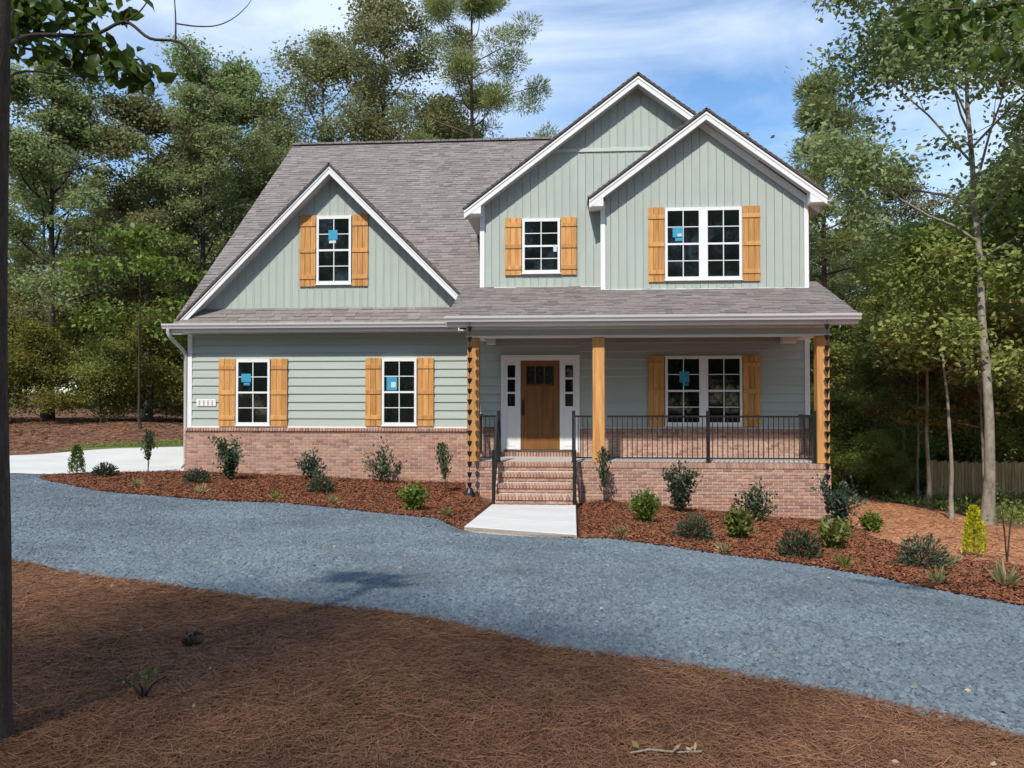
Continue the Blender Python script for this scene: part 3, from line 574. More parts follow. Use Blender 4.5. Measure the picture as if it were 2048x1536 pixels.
window(2.12,3.86,.73,2.31,Y0, True, [(2.42,2.68,1.70,1.98,0),(2.50,2.66,1.64,1.70,0)]); shutter(1.73,2.10,.70,2.335,Y0); shutter(3.88,4.27,.70,2.335,Y0)
window(2.13,3.87,4.09,5.74,0, True, [(2.28,2.56,5.06,5.32,0),(2.34,2.56,4.98,5.06,0),(2.40,2.52,5.09,5.16,1)]); shutter(1.74,2.11,4.04,5.78,0); shutter(3.89,4.29,4.04,5.78,0)
df = mk('door_frame', *boxes([(-1.68,-1.58,-.07,.03,.095,2.36),(.05,.15,-.07,.03,.095,2.36),(-1.58,.05,-.07,.03,2.27,2.36),(-1.30,-1.225,-.06,.03,.095,2.27),(-.31,-.235,-.06,.03,.095,2.27),(-1.58,-1.30,-.05,.03,.16,1.12),(-.235,.05,-.05,.03,.16,1.12),(-1.225,-.31,-.05,.03,2.235,2.27),(-1.58,-1.30,-.05,.03,2.17,2.27),(-.235,.05,-.05,.03,2.17,2.27)]), M['white'], HX)
mk('sill', *boxes([(-1.6,.07,-.10,.02,.096,.155)]), mat('door_sill', (.10,.08,.06), .5, .4, .2, 5), df)
for x0, x1 in ((-1.58,-1.30), (-.235,.05)):
    mk('sidelight_frame', *boxes([(x0,x0+.05,-.055,.0,1.12,2.17),(x1-.05,x1,-.055,.0,1.12,2.17)]+[(x0+.05,x1-.05,-.055,.0,z,z+.045) for z in (1.12,1.455,1.79,2.125)]), M['white'], df)
    for z in (1.165,1.50,1.835): box('pane', (x0+.05,x1-.05,-.035,-.028,z,z+.29), M['glass'], df, 0)
    mk('panel', *boxes([(x0+.05,x1-.05,-.058,-.05,.24,1.05)]), M['white'], df)
dr = mk('door', *boxes([(-1.22,-.315,-.03,.02,.16,2.23)]), M['door'], HX)
mk('door_frame_rails', *boxes([(-1.22,-1.09,-.05,-.03,.16,2.23),(-.445,-.315,-.05,-.03,.16,2.23),(-1.09,-.445,-.05,-.03,.16,.42),(-1.09,-.445,-.05,-.03,2.10,2.23),(-1.09,-.445,-.05,-.03,1.53,1.68),(-.815,-.72,-.05,-.03,.42,1.53)]), M['door'], dr)
box('dentil_shelf', (-1.11,-.425,-.085,-.05,1.60,1.645), M['door'], dr, .004)
for k in range(3):
    box('pane', (-1.09+k*.215,-1.09+(k+1)*.215-.02,-.044,-.036,1.68,2.10), mat('leaded_glass', (.02,.025,.026), .15, .6, .6, 14) if k == 0 else bpy.data.materials['leaded_glass'], dr, 0)
    if k: mk('muntin', *boxes([(-1.09+k*.215-.02,-1.09+k*.215,-.05,-.03,1.68,2.10)]), M['door'], dr)
mk('handle', *boxes([(-1.19,-1.14,-.062,-.05,.95,1.32),(-1.178,-1.152,-.10,-.085,.98,1.2),(-1.178,-1.152,-.10,-.05,1.19,1.22),(-1.178,-1.152,-.10,-.05,.98,1.005)]), M['black'], dr)
# house number plate on the siding
pl = box('house_number', (-9.05,-8.57,-.045,-.03,1.16,1.33), M['white'], HX, .004)
for k in range(4): box('numeral', (-8.99+k*.105,-8.955+k*.105,-.051,-.0455,1.185,1.305), mat('numeral', (.45,.40,.38), .5, .3, .1, 5) if k == 0 else bpy.data.materials['numeral'], pl, 0)

# ---- railings
def railing(p0, p1, z0=0., z1=None, top=.985, post0=True, post1=True, mid=()):
    """railing from p0 to p1 (x, y); z0, z1 the levels its ends stand on"""
    z1 = z0 if z1 is None else z1; a = Vector((*p0, z0)); b = Vector((*p1, z1)); d = b-a; L = math.hypot(d.x, d.y); u = Vector((d.x, d.y, 0))/L
    sd = Vector((-u.y, u.x, 0))
    def bar(name, s, e, w_, h_, par):
        V = []
        for p in (s, e): V += [p-sd*w_, p+sd*w_, p+sd*w_+Vector((0,0,h_)), p-sd*w_+Vector((0,0,h_))]
        return mk(name, V, [(0,1,2,3),(7,6,5,4),(0,4,5,1),(1,5,6,2),(2,6,7,3),(3,7,4,0)], M['black'], par)
    r = bar('railing', a+Vector((0,0,top-.04)), b+Vector((0,0,top-.04)), .022, .04, HX)
    bar('bottom_rail', a+Vector((0,0,.08)), b+Vector((0,0,.08)), .016, .03, r)
    nb = max(2, round(L/.105))
    for k in range(1, nb):
        p = a+d*(k/nb); mk('baluster', *boxes([(p.x-.008,p.x+.008,p.y-.008,p.y+.008,p.z+.10,p.z+top-.035)]), M['black'], r)
    ps = ([a] if post0 else [])+([b] if post1 else [])+[a+d*t for t in mid]
    for p in ps:
        q = box('newel_post', (p.x-.035,p.x+.035,p.y-.035,p.y+.035,p.z-.0,p.z+top+.10), M['black'], r, .003)
        mk('post_foot', *boxes([(p.x-.055,p.x+.055,p.y-.055,p.y+.055,p.z,p.z+.02)]), M['black'], r)
yr = -1.76
railing((.72, yr), (4.98, yr), mid=(.49,), post0=False); railing((.01, yr), (.40, yr), post1=False)
railing((-1.96, yr), (-1.58, yr), post0=False)
railing((-2.12, yr+.14), (-2.12, -.08), post0=False, post1=False); railing((5.13, yr+.14), (5.13, -.08), post0=False, post1=False)
railing((-1.60, -1.90), (-1.60, -2.62), .0, -.78, post0=False); railing((.03, -1.90), (.03, -2.62), .0, -.78, post0=False)

# ------------------------------------------------------------------ rain chains
def rain_chain(x, y, z1, z0, label):
    e = empty('rain_chain', (x, y, z0), label, 'rain chain', 'rain chains at the porch corners')
    v, f = tube([(x,y,z1),(x,y,z0+.05)], .006, 5); mk('chain', v, f, M['black'], e)
    z = z1-.10
    while z > z0+.28:
        v, f = tube([(x,y,z),(x,y,z-.02),(x,y,z-.07),(x,y,z-.11),(x,y,z-.112)], [.052,.050,.034,.014,.004], 8); mk('cup', v, f, M['black'], e, smooth=True); z -= .215
    v, f = tube([(x,y,z0+.01),(x,y,z0+.05),(x,y,z0+.12),(x,y,z0+.18)], [.12,.13,.08,.06], 10); mk('basin', v, f, M['black'], e, smooth=True)
rain_chain(-2.13, -2.33, 2.93, -.68, 'black cup rain chain hanging beside the left cedar porch post')
rain_chain(5.07, -2.33, 2.93, -1.22, 'black cup rain chain hanging beside the right cedar porch post')

# ------------------------------------------------------------------ trees
def unitv(v): return v/(np.linalg.norm(v)+1e-9)
def tree_mesh(name, seed, Ht, r0, cb, spread, nl, ncl, nleaf, lsz, rc, barkm, leafm, aspect=.6, pine=False, rise=.45, top=1., lean=(0, 0), shape='round', flat=.75):
    g = np.random.default_rng(seed); tb = []; cl = []
    zz = np.linspace(0, Ht*.96, 12); wob = np.cumsum(g.normal(0, .018*Ht/6 if not pine else .006*Ht/6, (12, 2)), 0); wob[0] = 0
    tp = np.column_stack([wob[:, 0]+lean[0]*(zz/Ht)**1.3, wob[:, 1]+lean[1]*(zz/Ht)**1.3, zz]); tr = r0*(1-.86*(zz/Ht)**.9); tr[0] *= 1.35
    tb.append(tube(tp, tr, 9))
    def at(z): return np.array([np.interp(z, zz, tp[:, q]) for q in range(3)])
    for k in range(nl):
        f = (k+.5)/nl; z = Ht*(cb+(.97-cb)*f**(.9)); p0 = at(z); az = k*2.399+g.uniform(-.5, .5)
        prof = {'round': math.sin(math.pi*min(1, .22+.78*f))**.7+.12, 'cone': 1.05-f*.85, 'wide': 1.1-.55*f}[shape]
        L = spread*prof*g.uniform(.65, 1.15); el = (rise+.5*f)*g.uniform(.5, 1.3) if not pine else g.uniform(-.05, .45)+.35*f
        d = np.array([math.cos(az)*math.cos(el), math.sin(az)*math.cos(el), math.sin(el)]); pts = [p0]; dd = d.copy()
        for q in range(5): dd = unitv(dd+g.normal(0, .16, 3)+np.array([0, 0, .05])); pts.append(pts[-1]+dd*L/5)
        pts = np.array(pts); rb = max(.012, np.interp(z, zz, tr)*.58); tb.append(tube(pts, np.linspace(rb, rb*.22, 6), 5))
        for c in range(ncl):
            t = g.uniform(.42, 1.0) if not pine else g.uniform(.45, 1.0); i = min(4, int(t*5)); b = pts[i]+(pts[i+1]-pts[i])*(t*5-i)
            sd = unitv(dd*.6+g.normal(0, .75, 3)+np.array([0, 0, .15])); ln = g.uniform(.15, .40)*L*(1.15-t*.5) if not pine else g.uniform(.1, .28)*L
            e = b+sd*ln; tb.append(tube(np.array([b, (b+e)/2+g.normal(0, .04, 3), e]), [rb*.3, rb*.2, rb*.1], 4)); cl.append((e, sd))
        cl.append((pts[-1], dd))
    cl.append((tp[-1], np.array([0, 0, 1.])))
    C_ = np.array([c for c, _ in cl]); D_ = np.array([d for _, d in cl]); k = len(C_)
    wgt = g.uniform(.4, 1.6, k); cnt = np.maximum(3, (nleaf*wgt/wgt.sum()).astype(int)); idx = np.repeat(np.arange(k), cnt)
    rad = rc*(.6+.6*wgt)[idx][:, None]
    if pine:
        q = g.normal(size=(len(idx), 3)); q /= np.linalg.norm(q, axis=1)[:, None]; rr = g.uniform(0, 1, (len(idx), 1))**.5
        P = C_[idx]+q*rad*rr*np.array([1, 1, flat]); V, Fc = leaves(P, lsz, g, aspect, D=q+np.array([0, 0, .3]))
    else:
        q = g.normal(size=(len(idx), 3))*.5; P = C_[idx]+q*rad*np.array([1, 1, flat]); V, Fc = leaves(P, lsz, g, aspect, up=-.2, flat=.6)
    ct = g.uniform(0, .45, k)[idx]; t = np.clip(ct+g.uniform(0, .62, len(idx)), 0, 1)
    tv, tf = joinq(tb)
    return mesh(name+'_trunk', tv, tf, barkm, smooth=True), mesh(name+'_crown', V, Fc, leafm, t)
TK = {
 'oak_a': tree_mesh('oak', 1, 18, .24, .30, 4.6, 24, 8, 40000, .19, .60, M['bark'], M['oak2'], flat=.6),
 'oak_b': tree_mesh('oak', 2, 19, .26, .36, 4.4, 24, 8, 38000, .19, .58, M['bark'], M['oak2'], flat=.6),
 'oak_c': tree_mesh('oak', 3, 17, .22, .25, 4.8, 24, 8, 38000, .19, .60, M['barkg'], M['oak'], flat=.65),
 'airy_a': tree_mesh('airy', 4, 21, .24, .42, 4.0, 22, 8, 25000, .18, .68, M['barkg'], M['oak'], flat=.6),
 'airy_b': tree_mesh('airy', 5, 21, .22, .45, 3.8, 22, 8, 24000, .18, .66, M['bark'], M['oak'], flat=.6),
 'thin_a': tree_mesh('thin', 34, 21, .20, .45, 4.2, 20, 7, 7500, .20, .8, M['bark'], M['oak'], flat=.6),  # sparse crowns, shaped to let part of the sun through to the foreground
 'thin_b': tree_mesh('thin', 35, 20, .20, .42, 4.4, 20, 7, 7000, .20, .85, M['bark'], M['oak'], flat=.6),
 'pine_a': tree_mesh('pine', 6, 25, .27, .52, 4.4, 24, 6, 42000, .27, .55, M['barkp'], M['pine'], .16, True, shape='wide', flat=.6),
 'pine_b': tree_mesh('pine', 7, 20, .24, .50, 3.2, 24, 6, 40000, .26, .55, M['barkp'], M['pine'], .16, True, shape='cone', flat=.7),
 'pale': tree_mesh('pale', 8, 15.5, .14, .42, 4.1, 22, 9, 42000, .165, .62, M['barkl'], M['oak2'], lean=(.75, .2), flat=.6),
 'und_a': tree_mesh('und', 9, 9, .10, .22, 3.0, 18, 6, 21000, .16, .50, M['barkg'], M['under_leaf'], flat=.45),
 'und_b': tree_mesh('und', 10, 8, .085, .26, 2.8, 17, 6, 18000, .16, .48, M['barkl'], M['under_leaf'], flat=.4),
 'aut': tree_mesh('aut', 11, 5.5, .06, .42, 2.0, 12, 5, 5200, .15, .5, M['barkl'], M['autumn'], flat=.35, rise=.2),
 'sap': tree_mesh('sap', 12, 7.5, .06, .5, 1.6, 13, 5, 6500, .16, .55, M['barkl'], M['under_leaf'], flat=.5, lean=(-.3, 0)),
 'thick': tree_mesh('thick', 13, 3.6, .05, .05, 1.9, 17, 6, 22000, .11, .55, M['bark'], M['olive'], shape='wide', flat=.55),
 'thick_b': tree_mesh('thick', 14, 3.2, .05, .05, 1.8, 17, 6, 20000, .11, .55, M['bark'], M['under_leaf'], shape='wide', flat=.55),
}
def tree(name, kind, x, y, s, rz, label, cat='tree', group=None, sz=1., dz=0):
    e = empty(name, (x, y, float(H(x, y))-.06+dz), label, cat, group); e.scale = (s, s, s*sz); e.rotation_euler.z = rz
    for nm, me in zip(('trunk', 'crown'), TK[kind]):
        o = bpy.data.objects.new(nm, me); COL.objects.link(o); o.parent = e
    return e
GL, GR, GB = 'trees of the wood left of the house', 'trees of the wood right of the house', 'trees behind the house'
for a in [
 ('oak_tree','oak_a',-23.6,16.0,.88,.3,'dark forest tree at the far left edge behind the pine straw bank',GL),
 ('oak_tree','oak_c',-20.4,18.5,.86,1.2,'broad grey-barked tree second from the left in the wood',GL),
 ('oak_tree','oak_b',-17.4,17.8,.80,2.4,'tall dark tree in the middle of the left wood',GL),
 ('oak_tree','oak_a',-15.0,21.0,.74,3.9,'dark bushy tree just left of the main roof edge',GL),
 ('oak_tree','oak_c',-30.0,25.0,.85,5.0,'rear tree filling the gap at the left edge of the wood',GL),
 ('oak_tree','oak_b',-26.0,28.0,.72,.9,'rear tree rising above the middle of the left wood',GL),
 ('oak_tree','oak_a',-22.0,29.0,1.16,4.4,'rear tree whose rounded top stands out left of the sky gap',GL),
 ('oak_tree','oak_b',-17.6,28.0,.86,5.6,'short tree showing low beside the upper left roof corner',GL),
 ('airy_oak','airy_a',-14.6,29.0,1.08,.5,'thin-leaved tall tree left of the group behind the roof ridge',GB),
 ('airy_oak','airy_b',-11.2,27.5,1.14,2.2,'thin-leaved tall tree in the middle of the group behind the ridge',GB),
 ('airy_oak','airy_a',-9.0,34.0,.98,3.3,'farther thin-leaved tree just left of the tall pine',GB),
 ('pine_tree','pine_a',-5.5,26.0,.98,1.0,'tall pine behind the roof ridge left of the large gable',GB),
 ('oak_tree','oak_c',-6.8,33.0,1.02,2.0,'low green treetop just above the middle of the roof ridge',GB),
 ('oak_tree','oak_b',-2.4,34.0,.94,4.0,'low green treetop just above the right end of the roof ridge',GB),
 ('pine_tree','pine_b',10.3,15.2,.84,.4,'slim pine standing close to the right wall of the house',GR),
 ('pale_tree','pale',10.45,2.5,1.0,1.2,'tall pale-trunked tree at the right edge of the bare soil',GR),
 ('oak_tree','oak_c',18.0,9.0,.86,1.9,'leafy tree at the right edge behind the pale-trunked tree',GR),
 ('oak_tree','oak_b',16.5,22.0,.60,4.2,'dark tree filling the middle of the right wood',GR),
 ('oak_tree','oak_a',12.6,25.0,.56,2.7,'round dark tree seen right of the slim pine',GR),
 ('oak_tree','oak_c',22.5,24.0,.9,5.1,'tall tree deep in the right wood near the edge',GR),
 ('understory_tree','und_a',12.8,14.5,.85,.2,'bright green understory tree right of the porch corner',GR),
 ('understory_tree','und_b',15.5,14.5,1.1,1.4,'loose green understory tree in the middle of the right wood',GR),
 ('understory_tree','und_a',18.6,16.0,1.08,3.3,'dense green understory tree behind the pale trunk',GR),
 ('understory_tree','und_b',11.2,19.0,1.0,4.6,'shaded green understory tree close behind the slim pine',GR),
 ('understory_tree','und_b',16.6,5.5,.95,5.4,'low-branched green tree cut by the right edge of the picture',GR),
 ('dogwood_tree','aut',11.6,9.5,.95,.7,'small tree with tawny orange leaves left of the thin pale trunk',GR),
 ('dogwood_tree','aut',12.4,6.6,1.05,2.9,'small tree with yellowing leaves layered beside the pale-trunked tree',GR),
 ('sapling_tree','sap',9.95,3.3,1.0,.0,'slender pale sapling just left of the leaning pale trunk',GR),
 ('sapling_tree','sap',12.0,11.7,.85,2.0,'slender sapling standing in front of the dark right wood',GR),
 ('sapling_tree','sap',14.2,10.4,.9,3.6,'slender sapling behind the wooden fence',GR),
 ('sapling_tree','sap',10.9,7.0,1.15,4.4,'tall slender pale sapling between the small tawny tree and the bare soil',GR),
 ('sapling_tree','sap',12.9,4.6,1.25,1.1,'slender forked sapling right of the leaning pale trunk',GR),
 ('airy_oak','airy_b',14.6,18.5,.66,.9,'airy tall tree with open crown in the middle of the right wood',GR),
 ('airy_oak','airy_a',11.4,22.0,.60,2.6,'airy tree with open crown just right of the slim pine',GR)]:
    tree(a[0], a[1], a[2], a[3], a[4], a[5], a[6], 'tree', a[7])
rr = random.Random(8)
for k, (x, y) in enumerate([(-24.6,12.6),(-22.4,13.8),(-20.3,14.6),(-18.6,15.6),(-17.0,16.6),(-15.4,17.6),(-13.9,18.6)]):
    lb_ = ['first','second','third','fourth','fifth','sixth','last'][k]
    tree('thicket_shrub', 'thick' if k % 2 else 'thick_b', x, y, rr.uniform(.9, 1.12), rr.uniform(0, 6), f'olive green thicket shrub on the left bank, {lb_} from the left edge', 'shrub', 'thicket shrubs along the left bank')
for x, y, s, lb_ in [(11.6,14.2,.8,'green shrub in the shade behind the saplings right of the porch'),(13.6,15.6,.9,'rear green shrub behind the left part of the wooden fence'),(15.8,16.4,1.0,'rear green shrub behind the middle of the wooden fence'),(20.5,16,1.1,'rear green shrub at the right picture edge behind the fence'),
    (9.2,11.2,.5,'small green shrub at the soil edge nearest the porch corner'),(10.4,10.6,.55,'small green shrub in the middle of the soil edge row'),(11.0,9.8,.42,'smallest green shrub at the soil edge beside the fence'),(9.7,13.0,.95,'tall green shrub filling the gap beside the right porch post'),(11.0,12.5,.85,'tall green shrub second from the right porch post'),
    (12.6,14.0,1.0,'tall green shrub at the left end of the wooden fence'),(14.4,14.4,1.05,'tall green shrub behind the fence, second from its left end'),(16.4,14.8,1.1,'tall green shrub behind the fence, third from its left end'),(18.6,15.2,1.1,'tall green shrub behind the fence, fourth from its left end')]:
    tree('thicket_shrub', 'thick_b', x, y, s, rr.uniform(0, 6), lb_, 'shrub', 'undergrowth shrubs in the right wood')
for k in range(22):
    x = (-45+k*2.9) if k < 11 else (10.5+(k-11)*3.0); y = rr.uniform(27, 31) if k < 11 else rr.uniform(26, 30)
    tree('forest_thicket', rr.choice(['thick','thick_b']), x+rr.uniform(-.8, .8), y, rr.uniform(1.7, 2.1), rr.uniform(0, 6), 'tall leafy thicket between the trunks deep in the wood', 'shrub', 'thickets between the trunks of the wood')
for k in range(26):                                        # the wood goes on behind
    x = -46+k*3.9+rr.uniform(-1.2, 1.2); y = rr.uniform(40, 52)
    if -14 < x < 9: s = rr.uniform(.42, .52)
    else: s = rr.uniform(.8, 1.0)
    tree('forest_tree', rr.choice(['oak_a','oak_b','oak_c']), x, y, s, rr.uniform(0, 6), 'distant tree of the wood that closes the view behind the house', 'tree', 'distant trees of the wood behind')
for k, (x, y, q, sc) in enumerate([(-24,-31.5,0,.95),(-18,-33.5,1,.95),(-11.5,-32.6,0,.92),(-6.9,-30.0,0,.92),(13,-35,1,.95),  # thin crowns out of view, placed to soften the near trunk's shadow
    (-30,-40,2,1.08),(-24.5,-41,3,1.08),(-19,-40,4,1.08),(-14,-42,2,1.08),(-9.5,-40,3,1.08),(-5,-42,4,1.08),(-.5,-40,2,1.08),(4,-42,3,1.08),(8.5,-40,4,1.08),(13.5,-41,2,1.08),(19,-40,3,1.08),(-30,-22,3,1.),(-31,-12,4,1.),(-33,-3,2,1.),(25,-26,4,1.),(27,-14,3,1.),(25,-4,2,1.)]):
    tree('roadside_tree', ['thin_a','thin_b','oak_a','oak_b','oak_c','airy_a'][q], x, y, sc, rr.uniform(0, 6), 'unseen tree of the wood across the road behind the viewer', 'tree', 'trees of the wood around the lot outside the frame')
for k in range(18):  # unseen thickets added to keep the bright horizon out of window reflections
    tree('unseen_thicket', rr.choice(['thick','thick_b']), -34+k*3.4+rr.uniform(-.8, .8), rr.uniform(-37, -35), rr.uniform(1.7, 2.2), rr.uniform(0, 6), 'unseen leafy thicket added behind the viewer to darken window reflections', 'shrub', 'added thickets outside the frame')
for k in range(20):
    x = (-44+k*3.1) if k < 10 else (11+(k-10)*3.4); y = rr.uniform(33, 38)
    tree('forest_shrub', rr.choice(['und_a','und_b']), x+rr.uniform(-1, 1), y, rr.uniform(.85, 1.1), rr.uniform(0, 6), 'leafy undergrowth tree deep in the wood behind the house', 'tree', 'undergrowth trees deep in the wood')

# ---- the near trees whose branches hang into the picture
def near_tree(name, label, base, top, r, limbs, clusters, n_per, seed):
    g = np.random.default_rng(seed); e = empty(name, base, label, 'tree')
    pts = np.array([base, [base[0]+.01, base[1], base[2]+.9], [base[0]-.01, base[1]+.01, base[2]+2.2], [base[0]+.02, base[1], base[2]+4], top]); tb = [tube(smooth3(pts), np.interp(np.linspace(0, 1, len(smooth3(pts))), [0, .06, 1], [r*1.25, r, r*.28]), 12)]
    for L, ra in limbs: q = smooth3(np.array(L)); tb.append(tube(q, np.linspace(ra, ra*.3, len(q)), 6))
    v, f = joinq(tb); mk('trunk', v, f, M['barkd'], e, smooth=True)
    P = np.concatenate([np.array(c[:3])+g.normal(size=(int(n_per*c[4]), 3))*np.array([c[3], c[3], c[3]*.6]) for c in clusters])
    V, Fc = broadleaves(P, .092, g); mk('foliage', V, Fc, M['fgleaf'], e, tint=np.repeat(g.uniform(0, 1, len(P)), 6))
def broadleaves(P, size, g):
    """oval leaves folded along the midrib and curled at the tip: six quads each"""
    k = len(P); d = g.normal(size=(k, 3)); d[:, 2] -= .5; d /= np.linalg.norm(d, axis=1)[:, None]; s = g.normal(size=(k, 3)); s -= d*np.sum(s*d, 1)[:, None]; s /= np.linalg.norm(s, axis=1)[:, None]; n_ = np.cross(d, s)
    L = (size*g.uniform(.65, 1.35, k))[:, None]; rows = [(0, .04, 0), (.3, .30, .02), (.68, .27, .0), (1., .02, -.14)]; V = []
    for t, w_, c in rows:
        for sg in (-1, 0, 1): V.append(P+d*L*t+s*L*w_*sg+n_*L*(c+.10*abs(sg)*(w_ > .1)))
    V = np.stack(V, 1).reshape(-1, 3); q = np.array([[r*3+c, r*3+c+1, r*3+c+4, r*3+c+3] for r in range(3) for c in range(2)])
    return V, (q[None]+12*np.arange(k)[:, None, None]).reshape(-1, 4)
def smooth3(p, k=5):
    p = np.asarray(p, float); o = []
    for i in range(len(p)-1):
        a, b, c, d = p[max(i-1, 0)], p[i], p[i+1], p[min(i+2, len(p)-1)]
        for t in np.arange(k)/k: o.append(.5*((2*b)+(-a+c)*t+(2*a-5*b+4*c-d)*t*t+(-a+3*b-3*c+d)*t**3))
    o.append(p[-1]); return np.array(o)
near_tree('near_tree', 'dark trunk at the left edge with broad leaves and bare twigs overhanging', (-2.905,-15.15,-.42), (-3.02,-15.0,3.9), .112,
 [([(-2.98,-15.1,3.0),(-3.0,-14.8,3.30),(-2.74,-14.6,3.39),(-2.54,-14.6,3.46),(-2.39,-14.6,3.36),(-2.21,-14.6,3.33),(-2.11,-14.6,3.2),(-2.01,-14.6,3.0),(-1.98,-14.6,2.9)], .013),
  ([(-2.54,-14.6,3.46),(-2.47,-14.55,3.55),(-2.40,-14.5,3.72)], .007), ([(-2.24,-14.6,3.33),(-2.24,-14.6,3.48),(-2.26,-14.6,3.72)], .006),
  ([(-2.24,-14.6,3.44),(-2.12,-14.6,3.42),(-2.0,-14.6,3.42),(-1.90,-14.6,3.46),(-1.82,-14.6,3.53),(-1.78,-14.6,3.6)], .0045),
  ([(-2.98,-15.1,2.8),(-3.0,-14.85,3.08),(-2.85,-14.6,3.16),(-2.62,-14.5,3.18),(-2.45,-14.5,3.12)], .008), ([(-3.0,-15.1,3.4),(-2.8,-14.8,3.65),(-2.55,-14.6,3.75)], .008), ([(-3.03,-15.05,3.5),(-3.4,-15.6,4.1),(-3.9,-16.2,4.5)], .012)],
 [(-3.18,-14.5,3.54,.09,1.6),(-3.28,-14.5,3.40,.08,1.2),(-2.98,-14.5,3.55,.09,1.3),(-3.2,-14.5,3.66,.08,1.2),(-2.81,-14.5,3.34,.06,.9),(-2.66,-14.5,3.29,.06,.9),(-2.52,-14.5,3.22,.05,.8),(-3.02,-14.5,3.37,.07,.9),(-2.84,-14.5,3.62,.07,.8),(-2.66,-14.5,3.60,.06,.5),(-2.44,-14.5,3.17,.04,.5),(-3.35,-14.5,3.62,.08,1.0)], 34, 3)
near_tree('near_tree', 'tree outside the right edge whose dark leaves hang into the top corner', (4.9,-14.0,-.75), (4.8,-14.0,5.6), .13,
 [([(4.85,-14.0,3.6),(4.3,-13.9,3.95),(3.6,-13.8,3.95),(2.9,-13.7,3.82),(2.2,-13.7,3.78)], .022), ([(3.2,-13.75,3.9),(2.9,-13.7,3.65),(2.7,-13.7,3.5)], .008), ([(4.85,-14,4.2),(5.4,-14.4,4.9),(6,-14.8,5.4)], .02)],
 [(2.16,-13.7,3.74,.06,.5),(2.33,-13.7,3.68,.06,.6),(2.54,-13.7,3.78,.07,.8),(2.69,-13.7,3.64,.07,.8),(2.78,-13.7,3.48,.06,.6),(2.6,-13.7,3.5,.05,.4),(2.24,-13.7,3.6,.05,.4),(2.85,-13.7,3.78,.08,1.),(3.4,-13.7,3.9,.15,1.2),(5.6,-14.5,5.0,.4,2.0),(4.8,-14,5.4,.4,2.)], 24, 4)
# small leafy sapling of the left middle distance
TK['fgs'] = tree_mesh('fgs', 21, 6.5, .05, .45, 1.8, 12, 5, 2600, .20, .5, M['bark'], M['lime'], flat=.35, rise=.15)
tree('understory_tree', 'fgs', -17.2, 12.2, 1.15, 1.0, 'thin sapling with bright green leaves in front of the left wood', 'tree')

